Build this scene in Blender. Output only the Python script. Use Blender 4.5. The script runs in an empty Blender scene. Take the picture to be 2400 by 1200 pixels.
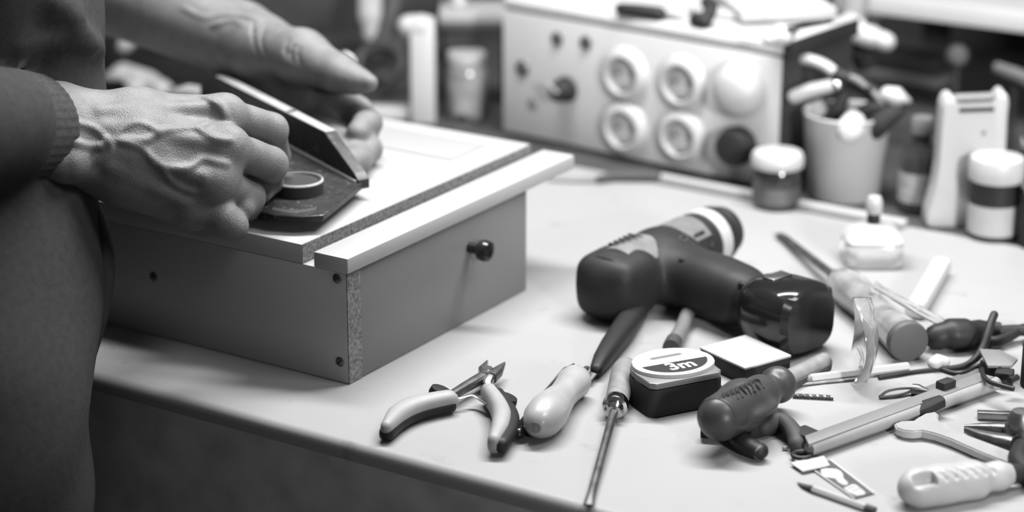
import bpy, bmesh, math, random
import numpy as np
from mathutils import Vector, Matrix, noise

random.seed(7)
SC = bpy.context.scene
COL = SC.collection

# ------------------------------------------------------------------ camera
FPX = 5260.0                      # focal length in pixels of a 2400 px wide frame
PITCH, YAW = math.radians(18.9), math.radians(32.6)
Z0 = 0.90                         # height of the bench top
CAM = Vector((0.8675, -1.0701, Z0 + 0.585))
FW = Vector((-math.sin(YAW) * math.cos(PITCH), math.cos(YAW) * math.cos(PITCH), -math.sin(PITCH)))
RT = Vector((math.cos(YAW), math.sin(YAW), 0.0))
UP = RT.cross(FW)
cd = bpy.data.cameras.new('camera')
cam = bpy.data.objects.new('camera', cd); COL.objects.link(cam)
cam.matrix_world = Matrix(((RT.x, UP.x, -FW.x, CAM.x), (RT.y, UP.y, -FW.y, CAM.y), (RT.z, UP.z, -FW.z, CAM.z), (0, 0, 0, 1)))
cd.sensor_width = 36.0
cd.lens = FPX / 2400 * 36
cd.clip_start = 0.05
cd.dof.use_dof = True
cd.dof.focus_distance = 1.50
cd.dof.aperture_fstop = 3.3
SC.camera = cam

# ------------------------------------------------------------------ light
w = bpy.data.worlds.new('room_air'); SC.world = w; w.use_nodes = True
w.node_tree.nodes['Background'].inputs[0].default_value = (1, 1, 1, 1)
w.node_tree.nodes['Background'].inputs[1].default_value = 0.050

def area(name, loc, target, size, power, sy=None):
    d = bpy.data.lights.new(name, 'AREA'); d.energy = power; d.shape = 'RECTANGLE'
    d.size = size; d.size_y = sy or size
    o = bpy.data.objects.new(name, d); COL.objects.link(o); o.location = loc
    o.rotation_euler = (Vector(target) - Vector(loc)).to_track_quat('-Z', 'Y').to_euler()
    return o
# tube lamp hanging along the bench
area('bench_tube_light', (0.05, 0.45, 1.78), (0.10, 0.33, 0.9), 0.85, 10.8, 0.10)
area('added_overhead_fill', (0.95, 0.18, 2.3), (0.35, 0.1, 0.9), 0.6, 5.0, 0.4)  # overhead fill added to brighten the bench at front right
sd_ = bpy.data.lights.new('back_row_fill_spot', 'SPOT'); sd_.energy = 210.0; sd_.spot_size = math.radians(20.5); sd_.spot_blend = 0.9; sd_.shadow_soft_size = 0.18  # unseen spot added to brighten the front faces of the back row
so_ = bpy.data.objects.new('back_row_fill_spot', sd_); COL.objects.link(so_); so_.location = (2.6, -1.4, 1.85)
so_.rotation_euler = (Vector((0.16, 0.68, 0.97)) - Vector(so_.location)).to_track_quat('-Z', 'Y').to_euler()

SC.view_settings.view_transform = 'Standard'
SC.view_settings.look = 'None'
SC.view_settings.exposure = 1.4
SC.view_settings.gamma = 1.0
SC.view_settings.use_curve_mapping = False

# ------------------------------------------------------------------ helpers
def ray(px, py): return FW + RT * ((px - 1200) / FPX) + UP * ((600 - py) / FPX)
def W(px, py, z=0.0):
    """point of the bench scene at height z above the bench top"""
    r = ray(px, py); return CAM + r * ((Z0 + z - CAM.z) / r.z)
def D(px, py, d):
    """point at distance d from the camera plane"""
    return CAM + ray(px, py) * d
def B(x, y, z=0.0): return Vector((x, y, Z0 + z))

MATS = {}
def mat(name, v, rough=0.5, metal=0.0, var=0.0, scale=40.0, bump=0.0, bscale=None, spec=0.5, sss=0.0, trans=0.0,
        coat=0.0, stretch=None, stain=None):
    if name in MATS: return MATS[name]
    if metal: v *= 0.55
    elif not trans: v = v * (0.38 + 0.4 * max(0.0, 1 - v / 0.13)); stain = stain and (stain[0], stain[1], stain[2], stain[3] * 0.38)
    m = bpy.data.materials.new(name); m.use_nodes = True
    nt = m.node_tree; b = nt.nodes['Principled BSDF']
    b.inputs['Roughness'].default_value = rough; b.inputs['Metallic'].default_value = metal
    b.inputs['Specular IOR Level'].default_value = spec
    b.inputs['Base Color'].default_value = (v, v, v, 1)
    if sss: b.inputs['Subsurface Weight'].default_value = sss; b.inputs['Subsurface Radius'].default_value = (0.004, 0.004, 0.004); b.inputs['Subsurface Scale'].default_value = 1.0
    if trans: b.inputs['Transmission Weight'].default_value = trans; b.inputs['IOR'].default_value = 1.45
    if coat: b.inputs['Coat Weight'].default_value = coat; b.inputs['Coat Roughness'].default_value = 0.08
    tc = nt.nodes.new('ShaderNodeTexCoord')
    src = tc.outputs['Object']
    if stretch:
        mp = nt.nodes.new('ShaderNodeMapping'); mp.inputs['Scale'].default_value = stretch
        nt.links.new(src, mp.inputs[0]); src = mp.outputs[0]
    col = None
    if var:
        n = nt.nodes.new('ShaderNodeTexNoise'); n.inputs['Scale'].default_value = scale; n.inputs['Detail'].default_value = 6
        nt.links.new(src, n.inputs['Vector'])
        r = nt.nodes.new('ShaderNodeMapRange'); r.inputs[1].default_value = 0.3; r.inputs[2].default_value = 0.7
        r.inputs[3].default_value = v * (1 - var); r.inputs[4].default_value = v * (1 + var)
        nt.links.new(n.outputs[0], r.inputs[0]); col = r.outputs[0]
    if stain:                                     # (scale, low, high, colour): worn marks with a shape of their own
        n2 = nt.nodes.new('ShaderNodeTexNoise'); n2.inputs['Scale'].default_value = stain[0]; n2.inputs['Detail'].default_value = 8
        n2.inputs['Roughness'].default_value = 0.65
        nt.links.new(tc.outputs['Object'], n2.inputs['Vector'])
        r2 = nt.nodes.new('ShaderNodeMapRange'); r2.inputs[1].default_value = stain[1]; r2.inputs[2].default_value = stain[2]
        nt.links.new(n2.outputs[0], r2.inputs[0])
        mx = nt.nodes.new('ShaderNodeMix'); mx.data_type = 'FLOAT'
        nt.links.new(r2.outputs[0], mx.inputs[0])
        if col: nt.links.new(col, mx.inputs[2])
        else: mx.inputs[2].default_value = v
        mx.inputs[3].default_value = stain[3]; col = mx.outputs[0]
    if col: nt.links.new(col, b.inputs['Base Color'])
    if bump:
        n3 = nt.nodes.new('ShaderNodeTexNoise'); n3.inputs['Scale'].default_value = bscale or scale; n3.inputs['Detail'].default_value = 5
        nt.links.new(src, n3.inputs['Vector'])
        bp = nt.nodes.new('ShaderNodeBump'); bp.inputs['Strength'].default_value = min(1.0, bump); bp.inputs['Distance'].default_value = 0.001
        nt.links.new(n3.outputs[0], bp.inputs['Height']); nt.links.new(bp.outputs[0], b.inputs['Normal'])
    MATS[name] = m
    return m

def tag(o, label=None, cat=None, group=None, kind=None):
    if label: o['label'] = label
    if cat: o['category'] = cat
    if group: o['group'] = group
    if kind: o['kind'] = kind
    return o

def mesh_from(bm, name, m, smooth=True, ang=40):
    bmesh.ops.recalc_face_normals(bm, faces=bm.faces)
    me = bpy.data.meshes.new(name); bm.to_mesh(me); bm.free()
    me.materials.append(m)
    if smooth:
        for p in me.polygons: p.use_smooth = True
        me.set_sharp_from_angle(angle=math.radians(ang))
    return me

def thing(name, label, cat, loc, group=None):
    o = bpy.data.objects.new(name, None); COL.objects.link(o); o.location = loc; o.empty_display_size = 0.02
    return tag(o, label, cat, group)

def world_loc(o):
    v = Vector(o.location)
    while o.parent: o = o.parent; v += Vector(o.location)
    return v

def part(name, bm, m, parent, smooth=True, ang=40, label=None):
    """a mesh built in world coordinates becomes a child of its thing (or of a part)"""
    bmesh.ops.translate(bm, verts=bm.verts, vec=-world_loc(parent))
    o = bpy.data.objects.new(name, mesh_from(bm, name, m, smooth, ang)); COL.objects.link(o); o.parent = parent
    if label: o['label'] = label
    return o

def solo(name, bm, m, label=None, cat=None, group=None, kind=None, smooth=True, ang=40):
    """a thing that is one mesh; its origin goes to the middle of its base"""
    xs = [v.co for v in bm.verts]
    lo = Vector((min(c.x for c in xs), min(c.y for c in xs), min(c.z for c in xs)))
    hi = Vector((max(c.x for c in xs), max(c.y for c in xs), lo.z))
    org = (lo + hi) / 2; org.z = lo.z
    bmesh.ops.translate(bm, verts=bm.verts, vec=-org)
    o = bpy.data.objects.new(name, mesh_from(bm, name, m, smooth, ang)); COL.objects.link(o); o.location = org
    return tag(o, label, cat, group, kind)

def new(): return bmesh.new()

def rings(bm, secs, cap=True, close=False):
    rs = [[bm.verts.new(p) for p in s] for s in secs]
    n = len(rs[0]); k = len(rs)
    for i in range(k if close else k - 1):
        a, b = rs[i], rs[(i + 1) % k]
        for j in range(n):
            bm.faces.new((a[j], a[(j + 1) % n], b[(j + 1) % n], b[j]))
    if cap and not close:
        bm.faces.new(rs[0][::-1]); bm.faces.new(rs[-1])
    return bm

def tube(pts, rad, seg=14, bm=None, e=2.0, roundends=False, ref=None, close=False):
    """loft along a polyline; rad: one radius, or one per point, each a number or (sideways, upwards)"""
    bm = bm or new()
    pts = [Vector(p) for p in pts]
    if not isinstance(rad, (list,)): rad = [rad] * len(pts)
    rad = [(r, r) if not isinstance(r, tuple) else r for r in rad]
    if roundends:
        t0 = (pts[0] - pts[1]).normalized(); t1 = (pts[-1] - pts[-2]).normalized()
        r0, r1 = rad[0], rad[-1]; P0, P1 = pts[0], pts[-1]
        m0, m1 = min(r0), min(r1)
        for a in (30, 60, 80):
            s, c = math.sin(math.radians(a)), math.cos(math.radians(a))
            pts.insert(0, P0 + t0 * m0 * s); rad.insert(0, (r0[0] * c, r0[1] * c))
            pts.append(P1 + t1 * m1 * s); rad.append((r1[0] * c, r1[1] * c))
    secs = []
    n = len(pts)
    for i, p in enumerate(pts):
        if close: t = (pts[(i + 1) % n] - pts[i - 1])
        else: t = pts[min(i + 1, n - 1)] - pts[max(i - 1, 0)]
        t.normalize()
        rf = ref or Vector((0, 0, 1))
        if abs(t.dot(rf)) > 0.95: rf = Vector((0, 1, 0)) if abs(t.y) < 0.9 else Vector((1, 0, 0))
        s = t.cross(rf).normalized(); u = s.cross(t)
        ra, rb = rad[i]; sec = []
        for j in range(seg):
            a = 2 * math.pi * j / seg
            c_, s_ = math.cos(a), math.sin(a)
            c2 = math.copysign(abs(c_) ** (2 / e), c_); s2 = math.copysign(abs(s_) ** (2 / e), s_)
            sec.append(p + s * (ra * c2) + u * (rb * s2))
        secs.append(sec)
    return rings(bm, secs, cap=True, close=close)

def curve(pts, n=6):
    """Catmull-Rom through the points"""
    P = [Vector(p) for p in pts]; P = [P[0] * 2 - P[1]] + P + [P[-1] * 2 - P[-2]]
    out = []
    for i in range(1, len(P) - 2):
        for k in range(n):
            t = k / n; a, b, c, d = P[i - 1:i + 3]
            out.append(0.5 * ((2 * b) + (c - a) * t + (2 * a - 5 * b + 4 * c - d) * t * t + (3 * b - a - 3 * c + d) * t ** 3))
    out.append(P[-2]); return out

def lathe(prof, org, axis=(0, 0, 1), seg=32, bm=None, xa=None, sx=1.0):
    """profile of (radius, height) turned about an axis"""
    bm = bm or new(); org = Vector(org); ax = Vector(axis).normalized()
    h = Vector((1, 0, 0)) if abs(ax.x) < 0.9 else Vector((0, 1, 0))
    X = Vector(xa) if xa else (h - ax * h.dot(ax)).normalized()
    Y = ax.cross(X)
    secs = [[org + ax * z + X * (max(r, 1e-5) * sx * math.cos(2 * math.pi * j / seg)) + Y * (max(r, 1e-5) * math.sin(2 * math.pi * j / seg)) for j in range(seg)] for r, z in prof]
    return rings(bm, secs)

def prism(outline, org, X, Y, t0, t1, bevel=0.0, bm=None, segs=2):
    """outline in the X-Y frame, pushed out along X x Y from t0 to t1"""
    nb = new(); X = Vector(X).normalized(); Y = Vector(Y).normalized(); N = X.cross(Y); org = Vector(org)
    rings(nb, [[org + X * a + Y * b + N * t for a, b in outline] for t in (t0, t1)])
    if bevel: bmesh.ops.bevel(nb, geom=list(nb.edges) , offset=bevel, segments=segs, affect='EDGES', profile=0.5, clamp_overlap=True)
    if bm is None: return nb
    return join(bm, nb)

def join(bm, nb):
    me = bpy.data.meshes.new('tmp'); nb.to_mesh(me); nb.free(); bm.from_mesh(me); bpy.data.meshes.remove(me); return bm

def box(lo, hi, bevel=0.0, bm=None, segs=2):
    lo, hi = Vector(lo), Vector(hi)
    return prism([(lo.x, lo.y), (hi.x, lo.y), (hi.x, hi.y), (lo.x, hi.y)], (0, 0, 0), (1, 0, 0), (0, 1, 0), lo.z, hi.z, bevel, bm, segs)

def obox(c, X, Y, hx, hy, z0, z1, bevel=0.0, bm=None):
    return prism([(-hx, -hy), (hx, -hy), (hx, hy), (-hx, hy)], c, X, Y, z0, z1, bevel, bm)

def text(s, c, X, Y, size, lift, bold=0.0, thick=0.0):
    cu = bpy.data.curves.new('print', 'FONT'); cu.body = s; cu.size = 1.0; cu.align_x = 'CENTER'; cu.align_y = 'CENTER'; cu.offset = bold
    cu.extrude = thick / max(size, 1e-9)
    o = bpy.data.objects.new('print', cu); COL.objects.link(o)
    me = bpy.data.meshes.new_from_object(o.evaluated_get(bpy.context.evaluated_depsgraph_get()))
    bpy.data.objects.remove(o); bm = new(); bm.from_mesh(me); bpy.data.meshes.remove(me)
    X = Vector(X).normalized(); Y = Vector(Y).normalized(); N = X.cross(Y)
    for v in bm.verts: v.co = Vector(c) + X * (v.co.x * size) + Y * (v.co.y * size) + N * (lift + v.co.z * size)
    return bm

# --------- soft shapes: a distance field meshed by surface nets
class Field:
    def __init__(s, lo, hi, h):
        s.lo = np.array(lo, np.float32); s.h = h
        s.n = np.ceil((np.array(hi) - s.lo) / h).astype(int) + 1
        s.f = np.full(s.n, 0.06, np.float32)
    def block(s, lo, hi):
        a = np.clip(np.floor((np.array(lo) - s.lo) / s.h).astype(int), 0, s.n)
        b = np.clip(np.ceil((np.array(hi) - s.lo) / s.h).astype(int) + 1, 0, s.n)
        if (b <= a).any(): return None, None
        sl = tuple(slice(i, j) for i, j in zip(a, b))
        g = np.meshgrid(*[s.lo[i] + s.h * np.arange(a[i], b[i], dtype=np.float32) for i in range(3)], indexing='ij', sparse=True)
        return sl, g
    def add(s, d, sl, k, sub=False):
        a = s.f[sl]
        if sub:
            hh = np.maximum(k - np.abs(a + d), 0) / max(k, 1e-6); s.f[sl] = np.maximum(a, -d) + hh * hh * k / 4
        else:
            hh = np.maximum(k - np.abs(a - d), 0) / max(k, 1e-6); s.f[sl] = np.minimum(a, d) - hh * hh * k / 4
    def cap(s, a, b, ra, rb, k=0.004, sub=False):
        a = np.array(a, np.float32); b = np.array(b, np.float32); m = max(ra, rb) + k + 0.012
        sl, g = s.block(np.minimum(a, b) - m, np.maximum(a, b) + m)
        if sl is None: return
        ab = b - a; L = float(ab @ ab) + 1e-12
        q = [g[i] - a[i] for i in range(3)]
        t = np.clip((q[0] * ab[0] + q[1] * ab[1] + q[2] * ab[2]) / L, 0, 1)
        d = np.sqrt((q[0] - t * ab[0]) ** 2 + (q[1] - t * ab[1]) ** 2 + (q[2] - t * ab[2]) ** 2) - (ra + (rb - ra) * t)
        s.add(d, sl, k, sub)
    def chain(s, pts, rad, k=0.004, sub=False):
        for i in range(len(pts) - 1): s.cap(pts[i], pts[i + 1], rad[i], rad[i + 1], k, sub)
    def ell(s, c, X, Y, r, k=0.004, sub=False):
        """ellipsoid with axes X, Y, X x Y"""
        X = Vector(X).normalized(); Y = Vector(Y); Y = (Y - X * Y.dot(X)).normalized(); Z = X.cross(Y)
        c = np.array(c, np.float32); m = max(r) + k + 0.012
        sl, g = s.block(c - m, c + m)
        if sl is None: return
        q = [g[i] - c[i] for i in range(3)]
        e = 0; e2 = 0
        for A, rr in zip((X, Y, Z), r):
            u = q[0] * A[0] + q[1] * A[1] + q[2] * A[2]; e = e + (u / rr) ** 2; e2 = e2 + (u / (rr * rr)) ** 2
        e = np.sqrt(e); d = e * (e - 1) / np.maximum(np.sqrt(e2), 1e-6)
        s.add(d, sl, k, sub)
    def rbox(s, c, X, Y, hs, r, k=0.004, sub=False):
        X = Vector(X).normalized(); Y = Vector(Y); Y = (Y - X * Y.dot(X)).normalized(); Z = X.cross(Y)
        c = np.array(c, np.float32); m = float(np.linalg.norm(hs)) + k + 0.012
        sl, g = s.block(c - m, c + m)
        if sl is None: return
        q = [g[i] - c[i] for i in range(3)]; out = 0; ins = None
        for A, hh in zip((X, Y, Z), hs):
            u = np.abs(q[0] * A[0] + q[1] * A[1] + q[2] * A[2]) - (hh - r)
            out = out + np.maximum(u, 0) ** 2; ins = u if ins is None else np.maximum(ins, u)
        s.add(np.sqrt(out) + np.minimum(ins, 0) - r, sl, k, sub)
    def at(s, p):
        i = np.round((np.array(p) - s.lo) / s.h).astype(int)
        if (i < 0).any() or (i >= s.n).any(): return 0.06
        return float(s.f[tuple(i)])
    def hit(s, px, py, d0=1.2, d1=2.0):
        """first point of the surface on a ray"""
        d = d0
        while d < d1:
            p = D(px, py, d)
            if s.at(p) < 0: return p
            d += s.h * 0.5
        return None
    def mesh(s):
        f = s.f; I = f < 0
        c = [I[i:I.shape[0] - 1 + i, j:I.shape[1] - 1 + j, k:I.shape[2] - 1 + k] for i in (0, 1) for j in (0, 1) for k in (0, 1)]
        any_ = c[0].copy(); all_ = c[0].copy()
        for x in c[1:]: any_ |= x; all_ &= x
        act = np.argwhere(any_ & ~all_)
        idx = -np.ones(any_.shape, np.int64); idx[tuple(act.T)] = np.arange(len(act))
        off = np.array([(i, j, k) for i in (0, 1) for j in (0, 1) for k in (0, 1)])
        val = np.stack([f[tuple((act + o).T)] for o in off], 1)
        acc = np.zeros((len(act), 3)); cnt = np.zeros(len(act))
        for a in range(8):
            for b in range(a + 1, 8):
                if np.abs(off[a] - off[b]).sum() != 1: continue
                va, vb = val[:, a], val[:, b]; m = (va < 0) != (vb < 0)
                t = np.where(m, va / np.where(m, va - vb, 1), 0)
                acc += m[:, None] * (off[a] + t[:, None] * (off[b] - off[a])); cnt += m
        V = (act + acc / cnt[:, None]) * s.h + s.lo
        Q = []
        for ax in range(3):
            sl0 = [slice(1, -1)] * 3; sl0[ax] = slice(0, -1); sl1 = [slice(1, -1)] * 3; sl1[ax] = slice(1, None)
            ch = I[tuple(sl0)] != I[tuple(sl1)]
            e = np.argwhere(ch) + np.array([0 if i == ax else 1 for i in range(3)])
            o1, o2 = [np.eye(3, dtype=int)[i] for i in range(3) if i != ax]
            q = np.stack([idx[tuple((e - o1 - o2).T)], idx[tuple((e - o2).T)], idx[tuple(e.T)], idx[tuple((e - o1).T)]], 1)
            ins = I[tuple(e.T)]
            if ax == 1: ins = ~ins
            q[~ins] = q[~ins][:, ::-1]
            Q.append(q)
        Q = np.concatenate(Q); Q = Q[(Q >= 0).all(1)]
        # a light relaxing pass
        for _ in range(2):
            S = np.zeros_like(V); N = np.zeros(len(V))
            for a, b in ((0, 1), (1, 2), (2, 3), (3, 0)):
                np.add.at(S, Q[:, a], V[Q[:, b]]); np.add.at(N, Q[:, a], 1)
                np.add.at(S, Q[:, b], V[Q[:, a]]); np.add.at(N, Q[:, b], 1)
            V = V * 0.5 + 0.5 * S / np.maximum(N, 1)[:, None]
        return V, Q
    def bm(s):
        V, Q = s.mesh(); me = bpy.data.meshes.new('tmp'); me.from_pydata(V.tolist(), [], Q.tolist()); b = new(); b.from_mesh(me); bpy.data.meshes.remove(me); return b

# ------------------------------------------------------------------ materials
BENCH = mat('bench_laminate', 0.60, 0.55, var=0.04, scale=9, stain=(42, 0.62, 0.74, 0.45))
BENCH_DARK = mat('bench_front', 1.0, 0.7, var=0.2, scale=30)
WHITE = mat('white_laminate', 0.80, 0.42, var=0.02, scale=20)
WHITE_WORN = mat('white_laminate_worn', 0.74, 0.45, var=0.03, scale=14, stain=(30, 0.62, 0.78, 0.55))
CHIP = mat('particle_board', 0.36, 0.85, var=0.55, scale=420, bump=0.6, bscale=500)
PLASTIC = mat('white_plastic', 0.86, 0.4)
CREAM = mat('ivory_plastic', 0.78, 0.45, var=0.06, scale=60, stain=(90, 0.62, 0.72, 0.5))
PAINT = mat('pale_painted_metal', 1.0, 0.45, var=0.03, scale=18)
BLACK = mat('black_plastic', 0.020, 0.5, spec=0.22)
BLACKM = mat('black_matt_plastic', 0.024, 0.7, spec=0.2, var=0.15, scale=80)
GLOSSB = mat('black_gloss_plastic', 0.015, 0.16, spec=0.3, coat=0.25)
RUBBER = mat('dark_grey_rubber', 0.065, 0.6, spec=0.25, var=0.1, scale=60)
GREYP = mat('grey_plastic', 0.30, 0.45)
STEEL = mat('steel', 0.55, 0.32, 1.0, var=0.12, scale=120)
DSTEEL = mat('dark_steel', 0.22, 0.42, 0.9, var=0.35, scale=90)
CHROME = mat('chrome', 0.75, 0.14, 1.0)
IRON = mat('blackened_metal', 0.06, 0.45, 0.5, var=0.35, scale=130, stain=(160, 0.58, 0.75, 0.22))
IRONEDGE = mat('pale_edge_lit_tone', 0.85, 0.45, 0.0, var=0.12, scale=200)  # lightened to stand in for light falling on the fence top
WOOD = mat('pale_turned_wood', 0.70, 0.42, var=0.12, scale=60, stretch=(1, 1, 1), coat=0.25)
WOOD2 = mat('worn_wood', 0.40, 0.6, var=0.2, scale=120)
CARD = mat('white_card', 0.84, 0.6)
PRINT = mat('dark_print', 0.03, 0.8, spec=0.2)
PRINTG = mat('grey_print', 0.30, 0.5)
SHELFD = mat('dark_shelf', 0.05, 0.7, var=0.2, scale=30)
WALLD = mat('dark_wall', 0.045, 0.85, var=0.2, scale=6)
GLASSD = mat('brown_glass', 0.035, 0.12, coat=0.3)
CLEAR = mat('clear_plastic', 0.9, 0.06, trans=0.92)
FROST = mat('cloudy_plastic', 0.85, 0.15, trans=0.8)
SKIN = mat('skin', 0.36, 0.5, var=0.16, scale=80, bump=0.6, bscale=950, sss=0.15, spec=0.4)
CLOTH = mat('dark_sweatshirt_cloth', 0.06, 0.95, var=0.12, scale=200, bump=0.25, bscale=900, spec=0.1)
RIB = mat('ribbed_cuff_cloth', 0.10, 0.95, var=0.2, scale=260, bump=0.6, bscale=1200, spec=0.1)
DENIM = mat('dark_trouser_cloth', 0.2, 0.95, var=0.15, scale=200, spec=0.1)
HAIR = mat('dark_hair', 0.05, 0.7, var=0.4, scale=200)
FLOORM = mat('concrete_floor', 0.40, 0.8, var=0.2, scale=5)
CEIL = mat('ceiling_paint', 0.5, 0.9)

# ================================================================== SETTING
solo('floor', box((-3, -3, -0.05), (3, 1.3, 0)), FLOORM, 'dark grey concrete workshop floor', 'floor', kind='structure')
solo('wall_back', box((-3, 1.3, 0), (3, 1.4, 2.7)), WALLD, 'dark wall behind the workbench', 'wall', kind='structure')

# workbench: pale top with a worn rounded front edge, dark front, legs
bench = thing('workbench', 'long workbench with pale laminate top and worn rounded front edge', 'workbench', (0, 0.3, 0))
prof = [(0.612, -0.028), (0.612, 0.0)]
for a in range(0, 91, 15):
    r = 0.007; prof.append((r - 0.003 - r * math.sin(math.radians(a)), -r + r * math.cos(math.radians(a))))
prof += [(-0.003, -0.0125), (0.004, -0.0145), (0.004, -0.028)]
b = new()
rings(b, [[Vector((x, y, Z0 + z)) for y, z in prof] for x in (-1.6, 1.5)])
part('worktop', b, BENCH, bench, ang=50)
part('front_apron', box((-1.58, 0.012, Z0 - 0.30), (1.48, 0.035, Z0 - 0.028)), BENCH_DARK, bench)
part('lipping', box((-1.6, -0.0031, Z0 - 0.30), (1.5, 0.0035, Z0 - 0.0122)), BENCH_DARK, bench)
part('front_panel', box((-1.55, 0.04, 0.05), (1.45, 0.055, Z0 - 0.03)), BENCH_DARK, bench)
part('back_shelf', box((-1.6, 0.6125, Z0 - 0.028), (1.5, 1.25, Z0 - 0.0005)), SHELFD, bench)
for x in (-1.5, -0.1, 1.4):
    for y in (0.09, 1.15):
        part('leg', box((x - 0.035, y - 0.035, 0), (x + 0.035, y + 0.035, Z0 - 0.028)), BENCH_DARK, bench)

# ================================================================== WHITE BOX
bx = thing('white_cabinet_box', 'white laminated particle board box with black knob being built on the bench', 'box', B(-0.17, 0.19))
part('front_board', box(B(-0.36, 0.078, 0.0005), B(-0.0005, 0.0935, 0.0812), 0.0006), WHITE, bx)
part('board_end', box(B(-0.0005, 0.0782, 0.0007), B(0.0004, 0.0933, 0.0810)), CHIP, bx, label='bare particle board end of the front board')
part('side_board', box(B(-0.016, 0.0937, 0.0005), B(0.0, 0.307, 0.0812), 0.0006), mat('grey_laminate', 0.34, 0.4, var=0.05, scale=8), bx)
part('side_board', box(B(-0.36, 0.0937, 0.0005), B(-0.344, 0.307, 0.0812), 0.0006), WHITE, bx)
part('back_board', box(B(-0.344, 0.291, 0.0005), B(-0.016, 0.307, 0.0812), 0.0006), WHITE, bx)
part('inner_board', box(B(-0.34, 0.094, 0.066), B(-0.0165, 0.2905, 0.0806), 0.0), WHITE_WORN, bx)
part('lid_panel', box(B(-0.388, 0.0775, 0.0814), B(-0.0375, 0.372, 0.0955), 0.0008), WHITE_WORN, bx)
part('lid_groove_shade', box(B(-0.0375, 0.0779, 0.0818), B(-0.0370, 0.3716, 0.0951)), CHIP, bx, label='dark strip on the lid edge, painted shade of the groove')  # dark strip paints the shade in the groove beside the rail
part('rail', box(B(-0.0265, 0.0765, 0.0814), B(0.0025, 0.373, 0.0925), 0.0009), WHITE, bx)
part('inlay_strip', box(B(-0.37, 0.300, 0.0955), B(-0.064, 0.350, 0.0962), 0.0002), mat('pale_grey_laminate', 0.60, 0.5), bx)
def screw(px, py, r=0.0036):
    q = ray(px, py); p = CAM + q * ((0.078 - CAM.y) / q.y)
    s = part('screw', lathe([(r, 0.0), (r, 0.0006), (r * 0.8, 0.0012), (0.0, 0.0013)], p + Vector((0, 0.0004, 0)), (0, -1, 0), 20), DSTEEL, bx)
    part('screw_slot', obox(p + Vector((0, -0.0011, 0)), (0.8, 0, 0.6), (-0.6, 0, 0.8), r * 0.7, r * 0.15, 0.0, 0.0003), PRINT, s)
screw(790, 653); screw(797, 848); screw(360, 648)
kp = Vector((0.0, 0.2282, Z0 + 0.0571))
kn = part('knob', lathe([(0.004, 0.0), (0.004, 0.007), (0.0075, 0.010), (0.0082, 0.014), (0.0072, 0.018), (0.004, 0.0198), (0, 0.0202)], kp, (1, 0, 0), 28), GLOSSB, bx)

# ================================================================== EDGE TRIMMER in both hands
TU = Vector((0.90, -0.436, 0)).normalized(); TV = Vector((0, 0, 1)); TW = TU.cross(TV)      # along, up, towards the front
if TW.y > 0: TW = -TW
TJ = B(-0.1079, 0.1998, 0.109)
def TP(u, v, w_): return TJ + TU * (u * .001) + TV * (v * .001) + TW * (w_ * .001)
tr = thing('edge_trimmer', 'black metal edge trimmer with upright fence and round dial held in both hands', 'edge trimmer', TP(-40, -6, 30))
TH = 9.5
def plate(outl, frame, a, b, bev):
    nb = new(); rings(nb, [[frame(p, q, t) for p, q in outl] for t in (a, b)])
    bmesh.ops.recalc_face_normals(nb, faces=nb.faces)
    bmesh.ops.bevel(nb, geom=list(nb.edges), offset=bev, segments=1, affect='EDGES'); return nb
ol = [(-228, -5), (50, -5), (50, 2), (44, 6), (-2, 26), (-196, 26), (-226, 14)]
part('fence', plate(ol, lambda p, q, t: TP(p, q, t), -TH, 0, 0.0005), IRON, tr, ang=30)
part('fence_edge', plate([(-195, -TH + .6), (-1, -TH + .6), (-1, -0.5), (-195, -0.5)], lambda p, q, t: TP(p, t, q), 25.6, 26.35, 0.0001), IRONEDGE, tr, label='top edge of the fence painted bright as if lit')
part('fence_foot', tube([TP(-226, 0.5, 0.4), TP(48, 0.5, 0.4)], [(.0012, .0012)] * 2, 8), IRONEDGE, tr)
part('edge_hole', lathe([(3.6e-3, 0), (3.3e-3, .0003), (2.2e-3, .0004), (0, .0004)], TP(-66, 26.36, -TH / 2), TV, 24), PRINT, tr)
bo = [(50, -4), (103, 55), (98, 70), (85, 84), (60, 95), (20, 100), (-60, 100), (-130, 70), (-160, 0), (-160, -4)]
part('base_plate', plate(bo, lambda p, q, t: TP(p, t, q), -5, -0.2, 0.0006), IRON, tr, ang=30)
dc = Vector(W(700, 449, .109))
dial = part('dial', lathe([(0.0178, 0), (0.0178, 0.0085), (0.0170, 0.0094), (0.0150, 0.0092), (0.0142, 0.0082), (0.006, 0.0080), (0, 0.0080)], dc, TV, 48), mat('black_dial', 0.03, 0.55), tr)
part('dial_rim', lathe([(0.0180, 0.0078), (0.0181, 0.0086), (0.0174, 0.0096), (0.0168, 0.0096), (0.0168, 0.0078)], dc, TV, 48), IRONEDGE, dial, label='bright steel rim of the dial')
tvw = Vector((FW.x, FW.y, 0)).normalized()
for i in range(30):
    t = i / 29
    p = W(640 + 100 * t, 489 + 7 * math.sin(math.pi * t) , .1090)
    part('scale_mark', obox(p, tvw, TV.cross(tvw), 0.0036, 0.00016, -0.0002, 0.0002), GREYP, tr)

# ================================================================== PERSON
per = thing('person', 'person in dark sweatshirt gripping a black metal trimmer over the white box', 'person', (-0.30, -0.17, 0))

def vein(F, pts, r=0.0015, k=0.003, sink=0.0007):
    P = []
    for p in pts:
        q = F.hit(*p)
        if q is not None: P.append(q + ray(*p).normalized() * sink)
    if len(P) > 1: 
        C = curve(P, 4); F.chain(C, [r] * len(C), k)

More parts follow.
